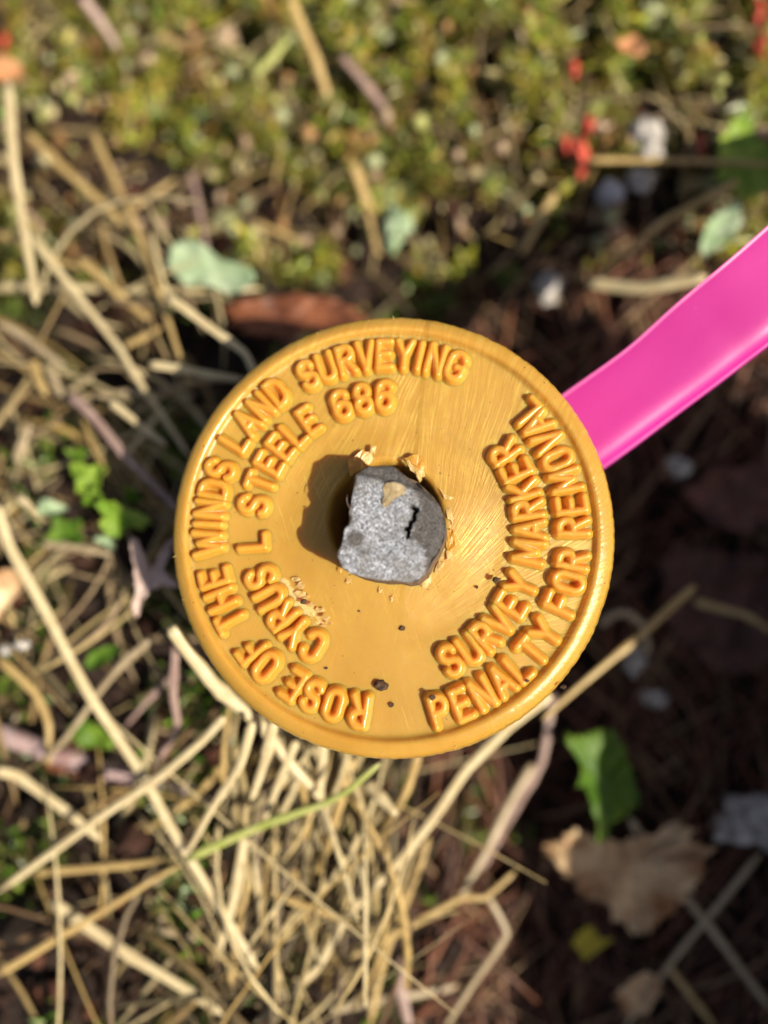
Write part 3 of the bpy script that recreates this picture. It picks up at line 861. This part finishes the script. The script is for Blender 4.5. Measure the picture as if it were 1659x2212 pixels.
    ('gold', [(545, 480), (640, 520), (730, 560)], (-42, -42), .65, 'grass_stem', 'dim straw above the rusty leaf'),
    ('grey', [(95, 1175), (160, 1182), (240, 1196)], (-25, -24), .75, 'grass_stem', 'level straw under the bright green sprig'),
    ('gold', [(170, 555), (250, 630), (325, 690)], (-27, -25), .80, 'grass_stem', 'tan straw slanting through the crossing stems at left'),
    ('grey', [(-8, 690), (60, 735), (140, 790)], (-26, -24), .85, 'grass_stem', 'grey straw entering from the left edge above the twin cut ends'),
    ('gold', [(-8, 500), (110, 560), (220, 590)], (-30, -28), .75, 'grass_stem', 'straw slanting in from the left edge behind the thick pale one'),
    ('pale', [(270, 985), (330, 910), (345, 880)], (-25, -24), .55, 'grass_stem', 'thin pale blade tilted right close to the word LAND'),
]


def stem(matname, px, zz, r, name, label):
    n = len(px)
    pts = [at(x, y, zz[0] + (zz[1] - zz[0]) * i / (n - 1)) for i, (x, y) in enumerate(px)]
    per = max(5, 26 // n)
    lin = np.array([pts[min(i // per, n - 2)] * (1 - (i / per - min(i // per, n - 2))) + pts[min(i // per, n - 2) + 1] * (i / per - min(i // per, n - 2)) for i in range((n - 1) * per + 1)])
    path = 0.3 * catmull(pts, per) + 0.7 * lin
    L = np.r_[0, np.cumsum(np.linalg.norm(np.diff(path, axis=0), axis=1))]
    s0 = random.uniform(0, 50)
    path = path + np.array([[nz(l * 0.09, s0) * 0.3, nz(l * 0.09, s0, 9) * 0.3, nz(l * 0.09, s0, 4) * 0.3] for l in L])
    node = random.uniform(0.3, 0.7) * L[-1]
    rad = 0.90 * r * (1 - random.uniform(0.15, 0.5) * L / L[-1]) * (1 + 0.30 * np.exp(-((L - node) / 0.9) ** 2)) * (1 + 0.08 * np.array([nz(l * 0.5, s0 + 3) for l in L]))
    rad[0] *= 0.6; rad[-1] *= 0.35
    V, F = tube(path, rad, 9, random.choice([0.25, 0.35, 0.5, 0.8]))
    al = np.repeat(L + s0, 9)
    ob(name, mesh(name, V, F, M[matname], attrs={'along': al, 'ring': np.tile(np.abs(np.arange(9) / 4.5 - 1), len(path))}), label=label, cat='grass stem', group='dry grass stems on the ground')


for s_ in STEMS: stem(*s_)


def twig():
    pts = [at(-10, 1580, -31), at(110, 1625, -31), at(233, 1666, -32), at(360, 1692, -32), at(466, 1722, -33), at(560, 1762, -34)]
    path = catmull(pts, 10)
    rad = np.array([1.75 - 0.7 * i / len(path) + 0.25 * nz(i * 0.35, 2) for i in range(len(path))])
    V, F = tube(path, rad, 12)
    ob('twig', mesh('twig', V, F, M['twig']), label='pinkish-grey woody twig lying across the lower left under the straws', cat='twig')


twig()


# ------------------------------------------------------------------ leaves, lichen, pebbles
def leaf(name, label, cat, outline, z, mat, curl=1.5, tilt=(0, 0), thick=0.22, group=None, wav=1.2, seed=0, rag=1.3):
    c_px = np.mean(outline, 0)
    pts = [at(x, y, z)[:2] for x, y in outline]
    c = at(*c_px, z)[:2]
    o = catmull([np.array(p) for p in pts] + [np.array(pts[0])], 8)[:-1] - c
    o = np.array([p * (1 + 0.16 * rag * nz(p[0] * 0.45 + seed, p[1] * 0.45, 5) + 0.16 * rag * nz(p[0] * 1.3 + seed, p[1] * 1.3, 8)) for p in o])
    n = len(o); fr = (0.25, 0.5, 0.75, 0.92, 1.0)
    V, F = [], []
    for s in (1, -1):
        V.append((c[0], c[1], z + s * thick / 2))
        for f in fr:
            for p in o:
                q = p * f
                r2 = f * f
                h = curl * r2 * (0.5 + 0.5 * nz(q[0] * 0.2 + seed, q[1] * 0.2)) + wav * nz(q[0] * 0.35 + seed, q[1] * 0.35, 3) + tilt[0] * q[0] + tilt[1] * q[1]
                V.append((c[0] + q[0], c[1] + q[1], z + h + s * thick / 2))
    per = 1 + n * len(fr)
    for s in (0, 1):
        b = s * per
        for k in range(n):
            k2 = (k + 1) % n
            fs = [(b, b + 1 + k, b + 1 + k2)]
            for i in range(len(fr) - 1):
                fs.append((b + 1 + i * n + k, b + 1 + (i + 1) * n + k, b + 1 + (i + 1) * n + k2, b + 1 + i * n + k2))
            F += fs if s == 0 else [f[::-1] for f in fs]
    e = 1 + (len(fr) - 1) * n
    for k in range(n):
        k2 = (k + 1) % n
        F.append((e + k, per + e + k, per + e + k2, e + k2))
    return ob(name, mesh(name, V, F, mat), label=label, cat=cat, group=group)


LM = dict(
    mint=mat_plain('leaf_mint', (0.28, 0.42, 0.22), (0.50, 0.60, 0.42), 120, 0.35, 0.0004, trans=0.2),
    green=mat_plain('leaf_green', (0.055, 0.15, 0.008), (0.20, 0.33, 0.03), 180, 0.55, 0.0004, trans=0.3),
    lime=mat_plain('leaf_lime', (0.13, 0.28, 0.010), (0.36, 0.50, 0.07), 260, 0.55, 0.0004, trans=0.3),
    rust=mat_plain('leaf_rust', (0.10, 0.03, 0.014), (0.30, 0.11, 0.05), 220, 0.5, 0.0006, trans=0.1),
    tan=mat_plain('leaf_tan', (0.34, 0.16, 0.06), (0.85, 0.64, 0.38), 150, 0.55, 0.0008, trans=0.1),
    yellow=mat_plain('leaf_yellow', (0.45, 0.38, 0.02), (0.55, 0.46, 0.04), 150, 0.5, 0.0004, trans=0.2),
    red=mat_plain('red_lichen', (0.50, 0.035, 0.025), (0.66, 0.12, 0.07), 500, 0.4, 0.0004),
    white=mat_plain('pale_stone', (0.20, 0.185, 0.17), (0.60, 0.57, 0.53), 500, 0.5, 0.0006),
    blue=mat_plain('grey_stone', (0.22, 0.23, 0.27), (0.40, 0.41, 0.46), 300, 0.5, 0.0006),
    orange=mat_plain('leaf_orange', (0.52, 0.20, 0.07), (0.62, 0.33, 0.16), 200, 0.5, 0.0006, trans=0.15),
)
leaf('leaf', 'frosty mint green leaf lying on straw above the word LAND', 'leaf', [(362, 572), (392, 524), (440, 535), (482, 565), (540, 585), (556, 612), (520, 635), (455, 622), (400, 615)], -27, LM['mint'], 2.0, (0.05, 0.1), seed=1, rag=0.6)
leaf('leaf', 'rust brown curled leaf tucked behind the top left of the cap rim', 'leaf', [(480, 668), (560, 652), (660, 642), (745, 665), (790, 705), (700, 725), (600, 735), (520, 715)], -33, LM['rust'], 3.0, seed=2)
leaf('leaf', 'green lobed leaf in the shade below PENALTY', 'leaf', [(1212, 1590), (1250, 1580), (1320, 1578), (1345, 1610), (1352, 1640), (1378, 1700), (1378, 1740), (1350, 1770), (1318, 1775), (1308, 1815), (1286, 1812), (1284, 1770), (1262, 1700), (1240, 1690), (1246, 1640)], -41, LM['green'], 2.5, (-0.3, 0.05), seed=3, wav=2.5, rag=0.8)
leaf('leaf', 'crumpled tan dead leaf under the green lobed leaf', 'leaf', [(1180, 1860), (1196, 1808), (1230, 1782), (1300, 1800), (1380, 1795), (1440, 1778), (1490, 1800), (1505, 1870), (1470, 1930), (1420, 1985), (1384, 2020), (1345, 1990), (1290, 1950), (1230, 1900)], -46, LM['tan'], 4.0, (0.1, 0.2), seed=4, wav=2.2)
leaf('leaf', 'small yellow leaf scrap on dark soil below the tan leaf', 'leaf', [(1232, 2040), (1250, 2010), (1272, 1996), (1296, 2022), (1318, 2026), (1290, 2050), (1262, 2066)], -47, LM['yellow'], 1.0, seed=5)
leaf('leaf', 'pinkish tan leaf scrap at the bottom right', 'leaf', [(1328, 2150), (1360, 2110), (1410, 2100), (1420, 2140), (1390, 2190), (1350, 2185)], -48, LM['tan'], 1.5, seed=6)
leaf('leaf', 'bright green leaf at the right edge above the pink strip', 'leaf', [(1545, 330), (1572, 276), (1606, 262), (1632, 300), (1668, 340), (1668, 410), (1620, 432), (1570, 410), (1545, 370)], -35, LM['lime'], 2.0, (-0.1, 0.1), seed=7)
leaf('leaf', 'pale mint spear-shaped leaf above the pink strip', 'leaf', [(1504, 540), (1520, 500), (1548, 458), (1580, 440), (1598, 470), (1585, 510), (1552, 540), (1520, 556)], -36, LM['mint'], 1.5, seed=8)
def lobed(cx, cy, rx, ry, lobes, depth, ph):
    return [(cx + rx * (1 - depth + depth * math.cos(lobes * t + ph)) * math.cos(t), cy + ry * (1 - depth + depth * math.cos(lobes * t + ph)) * math.sin(t)) for t in np.linspace(0, 2 * math.pi, lobes * 4, endpoint=False)]


for k, (cx, cy, rx, ry, lo, m_, z_, lb) in enumerate([
        (262, 1122, 62, 44, 3, 'lime', -19, 'lime green leaf of the sprig closest to the word WINDS'),
        (196, 1030, 50, 44, 3, 'lime', -21, 'upper green leaf of the sprig at left'),
        (148, 1146, 52, 36, 4, 'green', -24, 'lower left green leaf of the sprig at left'),
        (212, 1078, 34, 26, 3, 'lime', -20, 'small middle leaf of the green sprig at left'),
        (292, 1076, 30, 24, 3, 'green', -23, 'small dark leaf of the sprig behind the lime one'),
        (118, 1098, 30, 22, 3, 'mint', -23, 'small frosted leaf at the left of the green sprig'),
        (172, 985, 30, 22, 3, 'green', -24, 'topmost small leaf of the green sprig'),
        (236, 1168, 28, 18, 3, 'mint', -22, 'small frosted leaf below the lime leaf of the sprig')]):
    leaf('leaf', lb, 'leaf', lobed(cx, cy, rx, ry, lo, 0.24, k * 1.3), z_, LM[m_], 2.2, (rng.normal(0, .2), rng.normal(0, .2)), seed=40 + k, wav=2.0, group='leaves of the green sprig')
leaf('leaf', 'dark green leaf between straws left of the word OF', 'leaf', [(182, 1436), (205, 1405), (260, 1392), (268, 1405), (235, 1430), (192, 1446)], -25, LM['green'], 1.0, seed=12)
leaf('leaf', 'green leaf tucked beside the longest straw above the twig', 'leaf', [(148, 1568), (190, 1552), (235, 1580), (246, 1612), (205, 1614), (165, 1600)], -28, LM['green'], 1.5, seed=13)
leaf('leaf', 'sage green leaf right of the longest straw at lower left', 'leaf', [(390, 1930), (402, 1912), (440, 1905), (462, 1925), (448, 1955), (415, 1960)], -30, LM['mint'], 1.0, seed=14)
leaf('leaf', 'orange-brown leaf scrap at the left edge below the red speck', 'leaf', [(-8, 140), (20, 128), (48, 145), (52, 175), (25, 186), (-8, 170)], -34, LM['orange'], 1.5, seed=15)
leaf('leaf', 'peach coloured leaf scrap on the moss at upper right', 'leaf', [(1330, 95), (1365, 78), (1385, 100), (1388, 130), (1350, 128)], -35, LM['orange'], 1.5, seed=16)
leaf('leaf', 'tan leaf scrap on the left edge under the longest straw', 'leaf', [(-8, 1235), (40, 1230), (60, 1260), (20, 1310), (-8, 1340)], -23, LM['tan'], 2.0, seed=17)
leaf('leaf', 'branched brown leaf skeleton beside the word THE', 'leaf', [(285, 1175), (300, 1165), (312, 1210), (322, 1240), (345, 1200), (368, 1165), (378, 1172), (360, 1235), (382, 1262), (340, 1268), (312, 1292), (300, 1330), (288, 1320), (298, 1270), (290, 1225)], -16, mat_plain('leaf_mauve', (0.42, 0.30, 0.26), (0.56, 0.43, 0.38), 200, 0.55, 0.0005), 1.0, seed=18, wav=1.0)
leaf('leaf', 'rusty leaf scrap beneath the twig at left', 'leaf', [(100, 1655), (140, 1610), (200, 1612), (235, 1650), (180, 1680)], -34, LM['rust'], 2.0, seed=19)
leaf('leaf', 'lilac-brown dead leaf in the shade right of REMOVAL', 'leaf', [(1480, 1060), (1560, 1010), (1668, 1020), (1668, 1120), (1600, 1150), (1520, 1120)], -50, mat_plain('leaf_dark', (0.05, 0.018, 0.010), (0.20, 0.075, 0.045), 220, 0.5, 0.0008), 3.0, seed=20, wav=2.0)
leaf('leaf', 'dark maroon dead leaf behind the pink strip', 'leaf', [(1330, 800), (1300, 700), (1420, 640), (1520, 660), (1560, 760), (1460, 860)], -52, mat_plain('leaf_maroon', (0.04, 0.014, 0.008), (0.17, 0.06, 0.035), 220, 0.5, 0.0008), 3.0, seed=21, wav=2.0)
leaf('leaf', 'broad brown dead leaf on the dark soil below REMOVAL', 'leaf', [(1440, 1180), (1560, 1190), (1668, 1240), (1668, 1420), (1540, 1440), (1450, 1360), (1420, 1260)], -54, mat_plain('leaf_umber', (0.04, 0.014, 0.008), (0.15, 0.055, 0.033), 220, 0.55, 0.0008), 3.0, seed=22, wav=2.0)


def lump(name, label, cat, px, py, z, size, mat, sq=(1, 1, 0.7), amp=0.45, group=None, seed=0, sub=3):
    c = at(px, py, z)
    bm = bmesh.new(); bmesh.ops.create_icosphere(bm, subdivisions=sub, radius=1.0)
    V = []
    for v in bm.verts:
        p = np.array(v.co); f = 1 + amp * nz(*(p * 1.3 + seed)) + 0.4 * amp * nz(*(p * 3.2 + seed))
        V.append(c + p * f * size * np.array(sq))
    F = [tuple(v.index for v in f.verts) for f in bm.faces]; bm.free()
    return ob(name, mesh(name, V, F, mat), label=label, cat=cat, group=group)


lump('pebble', 'white angular pebble under the thin level straw at upper right', 'pebble', 1395, 300, -37, 2.9, LM['white'], (0.8, 1.5, 0.45), 1.1, seed=1)
lump('pebble', 'small white pebble below the level straw at upper right', 'pebble', 1385, 388, -37, 2.0, LM['white'], (1.1, 0.9, 0.45), 0.9, seed=2)
lump('pebble', 'blue-grey pebble in the black hollow at upper right', 'pebble', 1318, 418, -37, 2.5, LM['blue'], (1, 1, 0.7), 0.25, seed=3)
lump('pebble', 'grey-white pebble in shade right of PENALTY, under the curled shred', 'pebble', 1366, 1426, -42, 2.4, LM['white'], (0.7, 1.1, 0.5), 0.9, seed=4)
lump('pebble', 'small bluish white pebble lower right of the curled shred', 'pebble', 1414, 1508, -45, 1.9, LM['white'], (1, 0.8, 0.5), 0.9, seed=5)
lump('lichen', 'knobbly white lichen at the right edge above the corner', 'lichen', 1622, 1770, -46, 4.6, LM['white'], (1.1, 0.8, 0.5), 1.0, seed=6, sub=4)
lump('lichen', 'mint green lichen on the moss above the cap', 'lichen', 856, 490, -38, 2.6, LM['mint'], (0.8, 1.3, 0.6), 0.9, seed=7, sub=4)
lump('pebble', 'pale bead just right of the cap near REMOVAL', 'pebble', 1465, 1010, -44, 1.9, LM['white'], (1, 0.9, 0.6), 0.8, seed=8)
lump('pebble', 'pale bead at the left edge, upper of the pair by the longest straw', 'pebble', 47, 1392, -20, 1.0, LM['white'], (1.2, .9, 0.8), 0.3, seed=9)
lump('pebble', 'pale bead at the left edge, lower of the pair by the longest straw', 'pebble', 12, 1404, -20, 0.95, LM['white'], (1, 1, 0.8), 0.3, seed=10)
lump('lichen', 'silvery lichen knob left of the pink strip', 'lichen', 1185, 628, -44, 2.4, LM['white'], (0.9, 1.1, 0.6), 0.8, seed=11, sub=4)
reds = [(1240, 150, 1.7, 'red lichen tip on the moss left of the peach leaf scrap'), (1222, 312, 2.0, 'left lobe of the red lichen at the end of the level straw'),
        (1258, 330, 2.4, 'biggest red lichen knob at the end of the level straw'), (1272, 270, 1.6, 'upper dark red lichen knob above the level straw'),
        (1640, 20, 2.0, 'red lichen tip in the top right corner'), (1640, 100, 2.1, 'red lichen tip at the right edge below the corner one'),
        (1515, 322, 1.9, 'red lichen peeping out beside the bright green leaf'), (10, 95, 1.9, 'red leaf speck at the upper left edge'),
        (1252, 372, 1.3, 'lowest red lichen crumb under the level straw')]
for k, (x, y, s_, lb) in enumerate(reds):
    lump('red_lichen', lb, 'lichen', x, y, -40, s_ * 0.72, LM['red'], (0.6, 1.3, 0.8), 1.2, 'red lichen tips in the moss', seed=30 + k, sub=3)


# ------------------------------------------------------------------ stuff: moss, dead grass, needles, crumbs
def in_sub(n, lo, hi):
    return rng.uniform(lo, hi, n)


MOSS = np.array([(0.17, 0.16, 0.025), (0.22, 0.20, 0.04), (0.30, 0.26, 0.08), (0.09, 0.10, 0.015), (0.36, 0.31, 0.15), (0.20, 0.13, 0.05), (0.12, 0.16, 0.03), (0.28, 0.17, 0.09), (0.36, 0.38, 0.22)])
MOSS_W = np.array([.2, .2, .16, .12, .09, .08, .07, .05, .03])


def leaflets(name, label, cat, centres, sizes, palettes, mat, lean=0.9, ratio=0.36):
    """many small bent leaflets, one mesh"""
    n = len(centres)
    az = rng.uniform(0, 2 * math.pi, n); el = np.clip(rng.normal(0.55, 0.45, n), -0.2, 1.45) * lean
    d = np.c_[np.cos(az) * np.cos(el), np.sin(az) * np.cos(el), np.sin(el)]
    sd = np.cross(d, np.array([0, 0, 1.0])) + 1e-6
    sd /= np.linalg.norm(sd, axis=1)[:, None]
    roll = rng.normal(0, 0.6, n)[:, None]
    up = np.cross(sd, d)
    sd = sd * np.cos(roll) + up * np.sin(roll); up = np.cross(sd, d)
    L = sizes[:, None]; w = L * ratio
    c = centres
    P = [c, c + d * L * .45 + sd * w * .5 + up * L * .06, c + d * L * .45 - sd * w * .5 + up * L * .06, c + d * L * .45 - up * L * 0.03, c + d * L - up * L * .10]
    V = np.stack(P, 1).reshape(-1, 3)
    b = np.arange(n) * 5
    F = np.concatenate([np.c_[b, b + 1, b + 3], np.c_[b, b + 3, b + 2], np.c_[b + 1, b + 4, b + 3], np.c_[b + 3, b + 4, b + 2]])
    cols = np.repeat(palettes, 5, axis=0)
    return ob(name, mesh(name, V, [tuple(f) for f in F.tolist()], mat, cols=cols), label=label, cat=cat, kind='stuff')


def pix_area(n, x0, x1, y0, y1, z):
    a = at(x0, y1, z); b = at(x1, y0, z)
    return rng.uniform(a[0], b[0], n), rng.uniform(a[1], b[1], n)


def moss_density(x, y):
    return np.array([0.5 + 0.9 * nz(a * 0.045, b * 0.045, 2) + 0.5 * nz(a * 0.12, b * 0.12, 6) for a, b in zip(x, y)])


# upper band of moss: clumps of fine leaflets, each clump with its own hue
n = 95000
x, y = pix_area(n, -250, 1900, -300, 640, -46)
edge = np.array([44 + 5 * nz(a * 0.06, 3) + 7 * math.sin(a * 0.045 + 1) for a in x]) - 0.05 * x
hollow = np.zeros(n)
for hx, hy, rx, ry, k in ((290, 455, 24, 10, 1.6), (120, 330, 16, 9, 1.3), (60, 60, 18, 9, 0.8), (560, 500, 18, 6, 1.3), (1080, 545, 26, 8, 1.4), (1420, 480, 10, 8, 1.2), (1500, 250, 9, 5, 0.8), (690, 60, 7, 6, 0.7)):
    hc = at(hx, hy, -48)
    hollow += k * np.exp(-(((x - hc[0]) / rx) ** 2 + ((y - hc[1]) / ry) ** 2))
cl = np.array([1.0 * nz(a * 0.16, b * 0.16, 40) + 0.8 * nz(a * 0.36, b * 0.36, 41) + 0.4 * nz(a * 0.05, b * 0.05, 42) for a, b in zip(x, y)])
hue = np.array([nz(a * 0.11, b * 0.11, 50) + 0.7 * nz(a * 0.4, b * 0.4, 51) for a, b in zip(x, y)])
den = 0.42 + 1.15 * cl - 1.0 * hollow
keep = (den > rng.uniform(0.0, 0.9, n)) & (y > edge - 6 + rng.normal(0, 2.5, n))
x, y, cl, hue = x[keep], y[keep], cl[keep], hue[keep]
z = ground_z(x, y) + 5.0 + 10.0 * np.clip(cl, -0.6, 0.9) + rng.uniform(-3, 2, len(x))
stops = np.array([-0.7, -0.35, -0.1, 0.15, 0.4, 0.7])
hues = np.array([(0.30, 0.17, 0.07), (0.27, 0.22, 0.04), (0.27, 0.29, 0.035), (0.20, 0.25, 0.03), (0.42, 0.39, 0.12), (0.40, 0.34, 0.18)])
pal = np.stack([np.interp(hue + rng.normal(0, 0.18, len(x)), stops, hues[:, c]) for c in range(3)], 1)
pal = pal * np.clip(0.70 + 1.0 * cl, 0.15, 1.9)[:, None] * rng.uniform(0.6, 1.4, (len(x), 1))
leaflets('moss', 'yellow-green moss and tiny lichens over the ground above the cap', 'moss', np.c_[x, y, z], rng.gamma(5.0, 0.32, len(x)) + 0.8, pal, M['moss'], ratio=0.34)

# green moss between the straws, left and below
n = 26000
x, y = pix_area(n, -250, 1150, 500, 2400, -34)
den = np.array([nz(a * 0.07, b * 0.07, 33) + 0.4 * nz(a * 0.2, b * 0.2, 12) for a, b in zip(x, y)])
keep = (den > rng.uniform(0.05, 0.5, n)) & ~((x ** 2 + y ** 2) < 22 ** 2)
x, y = x[keep], y[keep]
z = ground_z(x, y) + rng.uniform(0, 5.0, len(x))
g = np.array([(0.10, 0.20, 0.02), (0.18, 0.30, 0.03), (0.26, 0.36, 0.05), (0.14, 0.16, 0.03), (0.30, 0.22, 0.11)])
pal = g[rng.choice(5, len(x), p=[.3, .25, .15, .15, .15])] * rng.uniform(0.6, 1.2, (len(x), 1))
leaflets('moss', 'fresh green moss in patches between the dry straws beside the cap', 'moss', np.c_[x, y, z], rng.uniform(1.2, 3.2, len(x)), pal, M['moss'])


def sticks(name, label, cat, items, mat, nside=5, kind='stuff'):
    VV, FF, CC = [], [], []
    for path, rad, col in items:
        V, F = tube(path, rad, nside, rng.uniform(0.25, 0.8))
        o_ = len(VV); VV += V; FF += [tuple(i + o_ for i in f) for f in F]; CC += [col] * len(V)
    return ob(name, mesh(name, VV, FF, mat, cols=np.array(CC)), label=label, cat=cat, kind=kind)


def rand_stick(px, py, z, L, ang, r, col, sag=0.6):
    c = at(px, py, z); a = R(ang)
    d = np.array([math.cos(a), math.sin(a), rng.normal(0, 0.10)])
    side = np.array([-math.sin(a), math.cos(a), 0])
    bend = rng.normal(0, 0.08) * L
    ts = np.linspace(-0.5, 0.5, 7)
    path = [c + d * L * t + side * bend * (0.25 - t * t) * 4 + np.array([0, 0, -sag * (t * t) * 4]) for t in ts]
    rad = r * np.array([0.6, 1, 1.0, 1.05, 0.85, 0.65, 0.25])
    return path, rad, col


STRAW = np.array([(0.58, 0.45, 0.21), (0.50, 0.35, 0.13), (0.68, 0.56, 0.31), (0.38, 0.26, 0.11), (0.42, 0.31, 0.18), (0.28, 0.17, 0.09)])
items = []
# bottom sheaf: most lean up to the right
for k in range(105):
    px, py = rng.uniform(400, 860), rng.uniform(1560, 2260)
    px -= (py - 1560) * 0.25 * rng.uniform(0, 1)
    z = rng.uniform(-40, -27)
    items.append(rand_stick(px, py, z, rng.uniform(14, 60), rng.choice([62, 48, 80, -35, 30, 100, 8], p=[.25, .25, .15, .1, .1, .1, .05]) + rng.normal(0, 10), rng.gamma(4, 0.075) + 0.1, STRAW[rng.choice(6)] * rng.uniform(0.2, 0.95)))
for k in range(80):
    px, py = rng.uniform(-120, 480), rng.uniform(480, 2260)
    z = rng.uniform(-38, -27)
    items.append(rand_stick(px, py, z, rng.uniform(10, 50), rng.choice([-50, -60, 2, 40, 60, -25], p=[.25, .2, .15, .15, .15, .1]) + rng.normal(0, 14), rng.gamma(4, 0.07) + 0.1, STRAW[rng.choice(6)] * rng.uniform(0.2, 0.9)))
for k in range(14):
    px, py = rng.uniform(-60, 800), rng.uniform(1560, 2260)
    items.append(rand_stick(px, py, rng.uniform(-30, -21), rng.uniform(25, 75), rng.choice([62, 45, 80, -50, -35, 25]) + rng.normal(0, 10), rng.uniform(0.14, 0.34), STRAW[rng.choice([0, 2, 2, 1])] * rng.uniform(0.8, 1.2)))
for k in range(85):
    px, py = rng.uniform(-80, 430), rng.uniform(500, 1400)
    items.append(rand_stick(px, py, rng.uniform(-32, -23), rng.uniform(9, 36), rng.choice([-50, -58, 3, 38, 62, -28]) + rng.normal(0, 12), rng.uniform(0.2, 0.62), STRAW[rng.choice([0, 1, 2, 2, 3, 4])] * rng.uniform(0.55, 1.15)))
for k in range(45):
    px, py = rng.uniform(480, 820), rng.uniform(1580, 2000)
    items.append(rand_stick(px, py, rng.uniform(-31, -22), rng.uniform(12, 34), rng.choice([64, 52, 84, 100]) + rng.normal(0, 8), rng.uniform(0.25, 0.65), STRAW[rng.choice([0, 1, 2, 2])] * rng.uniform(0.7, 1.2)))
for k in range(34):
    px, py = rng.uniform(200, 1700), rng.uniform(420, 720)
    items.append(rand_stick(px, py, rng.uniform(-54, -46), rng.uniform(8, 26), rng.uniform(-70, 70), rng.uniform(0.3, 0.6), STRAW[rng.choice(6)] * rng.uniform(0.2, 0.6)))
for k in range(230):
    px, py = rng.uniform(-50, 1700), rng.uniform(-60, 560)
    items.append(rand_stick(px, py, rng.uniform(-46, -38), rng.uniform(5, 22), rng.uniform(-90, 90), rng.uniform(0.15, 0.4), STRAW[rng.choice(6)] * rng.uniform(0.5, 0.9)))
sticks('dead_grass', 'tangle of dead dry grass on the ground below and left of the cap', 'grass', items, M['litter'])

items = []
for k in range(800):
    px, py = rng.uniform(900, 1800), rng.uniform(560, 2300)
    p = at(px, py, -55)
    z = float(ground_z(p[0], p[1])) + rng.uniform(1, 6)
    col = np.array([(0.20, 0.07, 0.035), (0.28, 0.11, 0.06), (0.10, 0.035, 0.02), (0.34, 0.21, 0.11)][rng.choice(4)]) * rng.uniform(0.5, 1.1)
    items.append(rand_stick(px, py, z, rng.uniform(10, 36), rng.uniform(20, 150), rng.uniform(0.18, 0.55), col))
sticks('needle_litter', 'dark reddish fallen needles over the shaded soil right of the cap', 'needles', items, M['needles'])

# crumbs of soil and bark
bm = bmesh.new(); bmesh.ops.create_icosphere(bm, subdivisions=1, radius=1.0)
ico = np.array([v.co[:] for v in bm.verts]); icf = np.array([[v.index for v in f.verts] for f in bm.faces]); bm.free()
n = 5200
x = rng.uniform(-95, 110, n); y = rng.uniform(-125, 125, n)
z = ground_z(x, y) + rng.uniform(-0.5, 2.5, n)
sz = rng.gamma(2.0, 0.55, n) + 0.3
V = (np.c_[x, y, z][:, None, :] + ico[None] * (sz[:, None] * rng.uniform(0.5, 1.2, (n, 3)))[:, None, :] * rng.uniform(0.75, 1.2, (n, len(ico), 1))).reshape(-1, 3)
F = (icf[None] + (np.arange(n) * len(ico))[:, None, None]).reshape(-1, 3)
CP = np.array([(0.022, 0.011, 0.007), (0.045, 0.019, 0.012), (0.095, 0.036, 0.021), (0.012, 0.007, 0.004), (0.16, 0.09, 0.055)])
cols = np.repeat(CP[rng.choice(5, n, p=[.35, .25, .15, .2, .05])], len(ico), axis=0)
ob('soil_debris', mesh('soil_debris', V, [tuple(f) for f in F.tolist()], M['crumbs'], smooth=False, cols=cols), label='loose dark soil and bark crumbs covering the ground', cat='soil', kind='stuff')

# pale lichen beads, brightness put into their tint to blur into discs
n = 520
x, y = pix_area(n, -80, 1740, -60, 600, -48)
z = ground_z(x, y) + rng.uniform(4, 11, n)
sz = rng.gamma(3.0, 0.26, n) + 0.3
V = (np.c_[x, y, z][:, None, :] + ico[None] * (sz[:, None] * rng.uniform(0.6, 1.4, (n, 3)))[:, None, :]).reshape(-1, 3)
F = (icf[None] + (np.arange(n) * len(ico))[:, None, None]).reshape(-1, 3)
cols = np.repeat(np.array([(0.60, 0.52, 0.28), (0.45, 0.47, 0.16), (0.52, 0.38, 0.26), (0.46, 0.50, 0.28), (0.42, 0.24, 0.10)])[rng.choice(5, n)], len(ico), axis=0)
ob('moss_beads', mesh('moss_beads', V, [tuple(f) for f in F.tolist()], mat_tint('beads', 0.15, 0.1), cols=cols), label='pale lichen beads scattered through the moss', cat='lichen', kind='stuff')

# sparser cover on the ground beyond the frame
n = 16000
a = rng.uniform(0, 2 * math.pi, n); d = rng.uniform(110, 620, n)
x, y = d * np.cos(a), d * np.sin(a)
cl = np.array([nz(p * 0.03, q * 0.03, 60) + 0.6 * nz(p * 0.1, q * 0.1, 61) for p, q in zip(x, y)])
keep = (cl > rng.uniform(-0.2, 0.5, n)) & ~((x > 60) & (y < 60) & (x < 250))
x, y = x[keep], y[keep]
pal = hues[rng.choice(len(hues), len(x))] * rng.uniform(0.5, 1.2, (len(x), 1))
leaflets('moss', 'patchy moss over the ground farther out from the cap', 'moss', np.c_[x, y, ground_z(x, y) + rng.uniform(0, 5, len(x))], rng.uniform(3, 8, len(x)), pal, M['moss'])
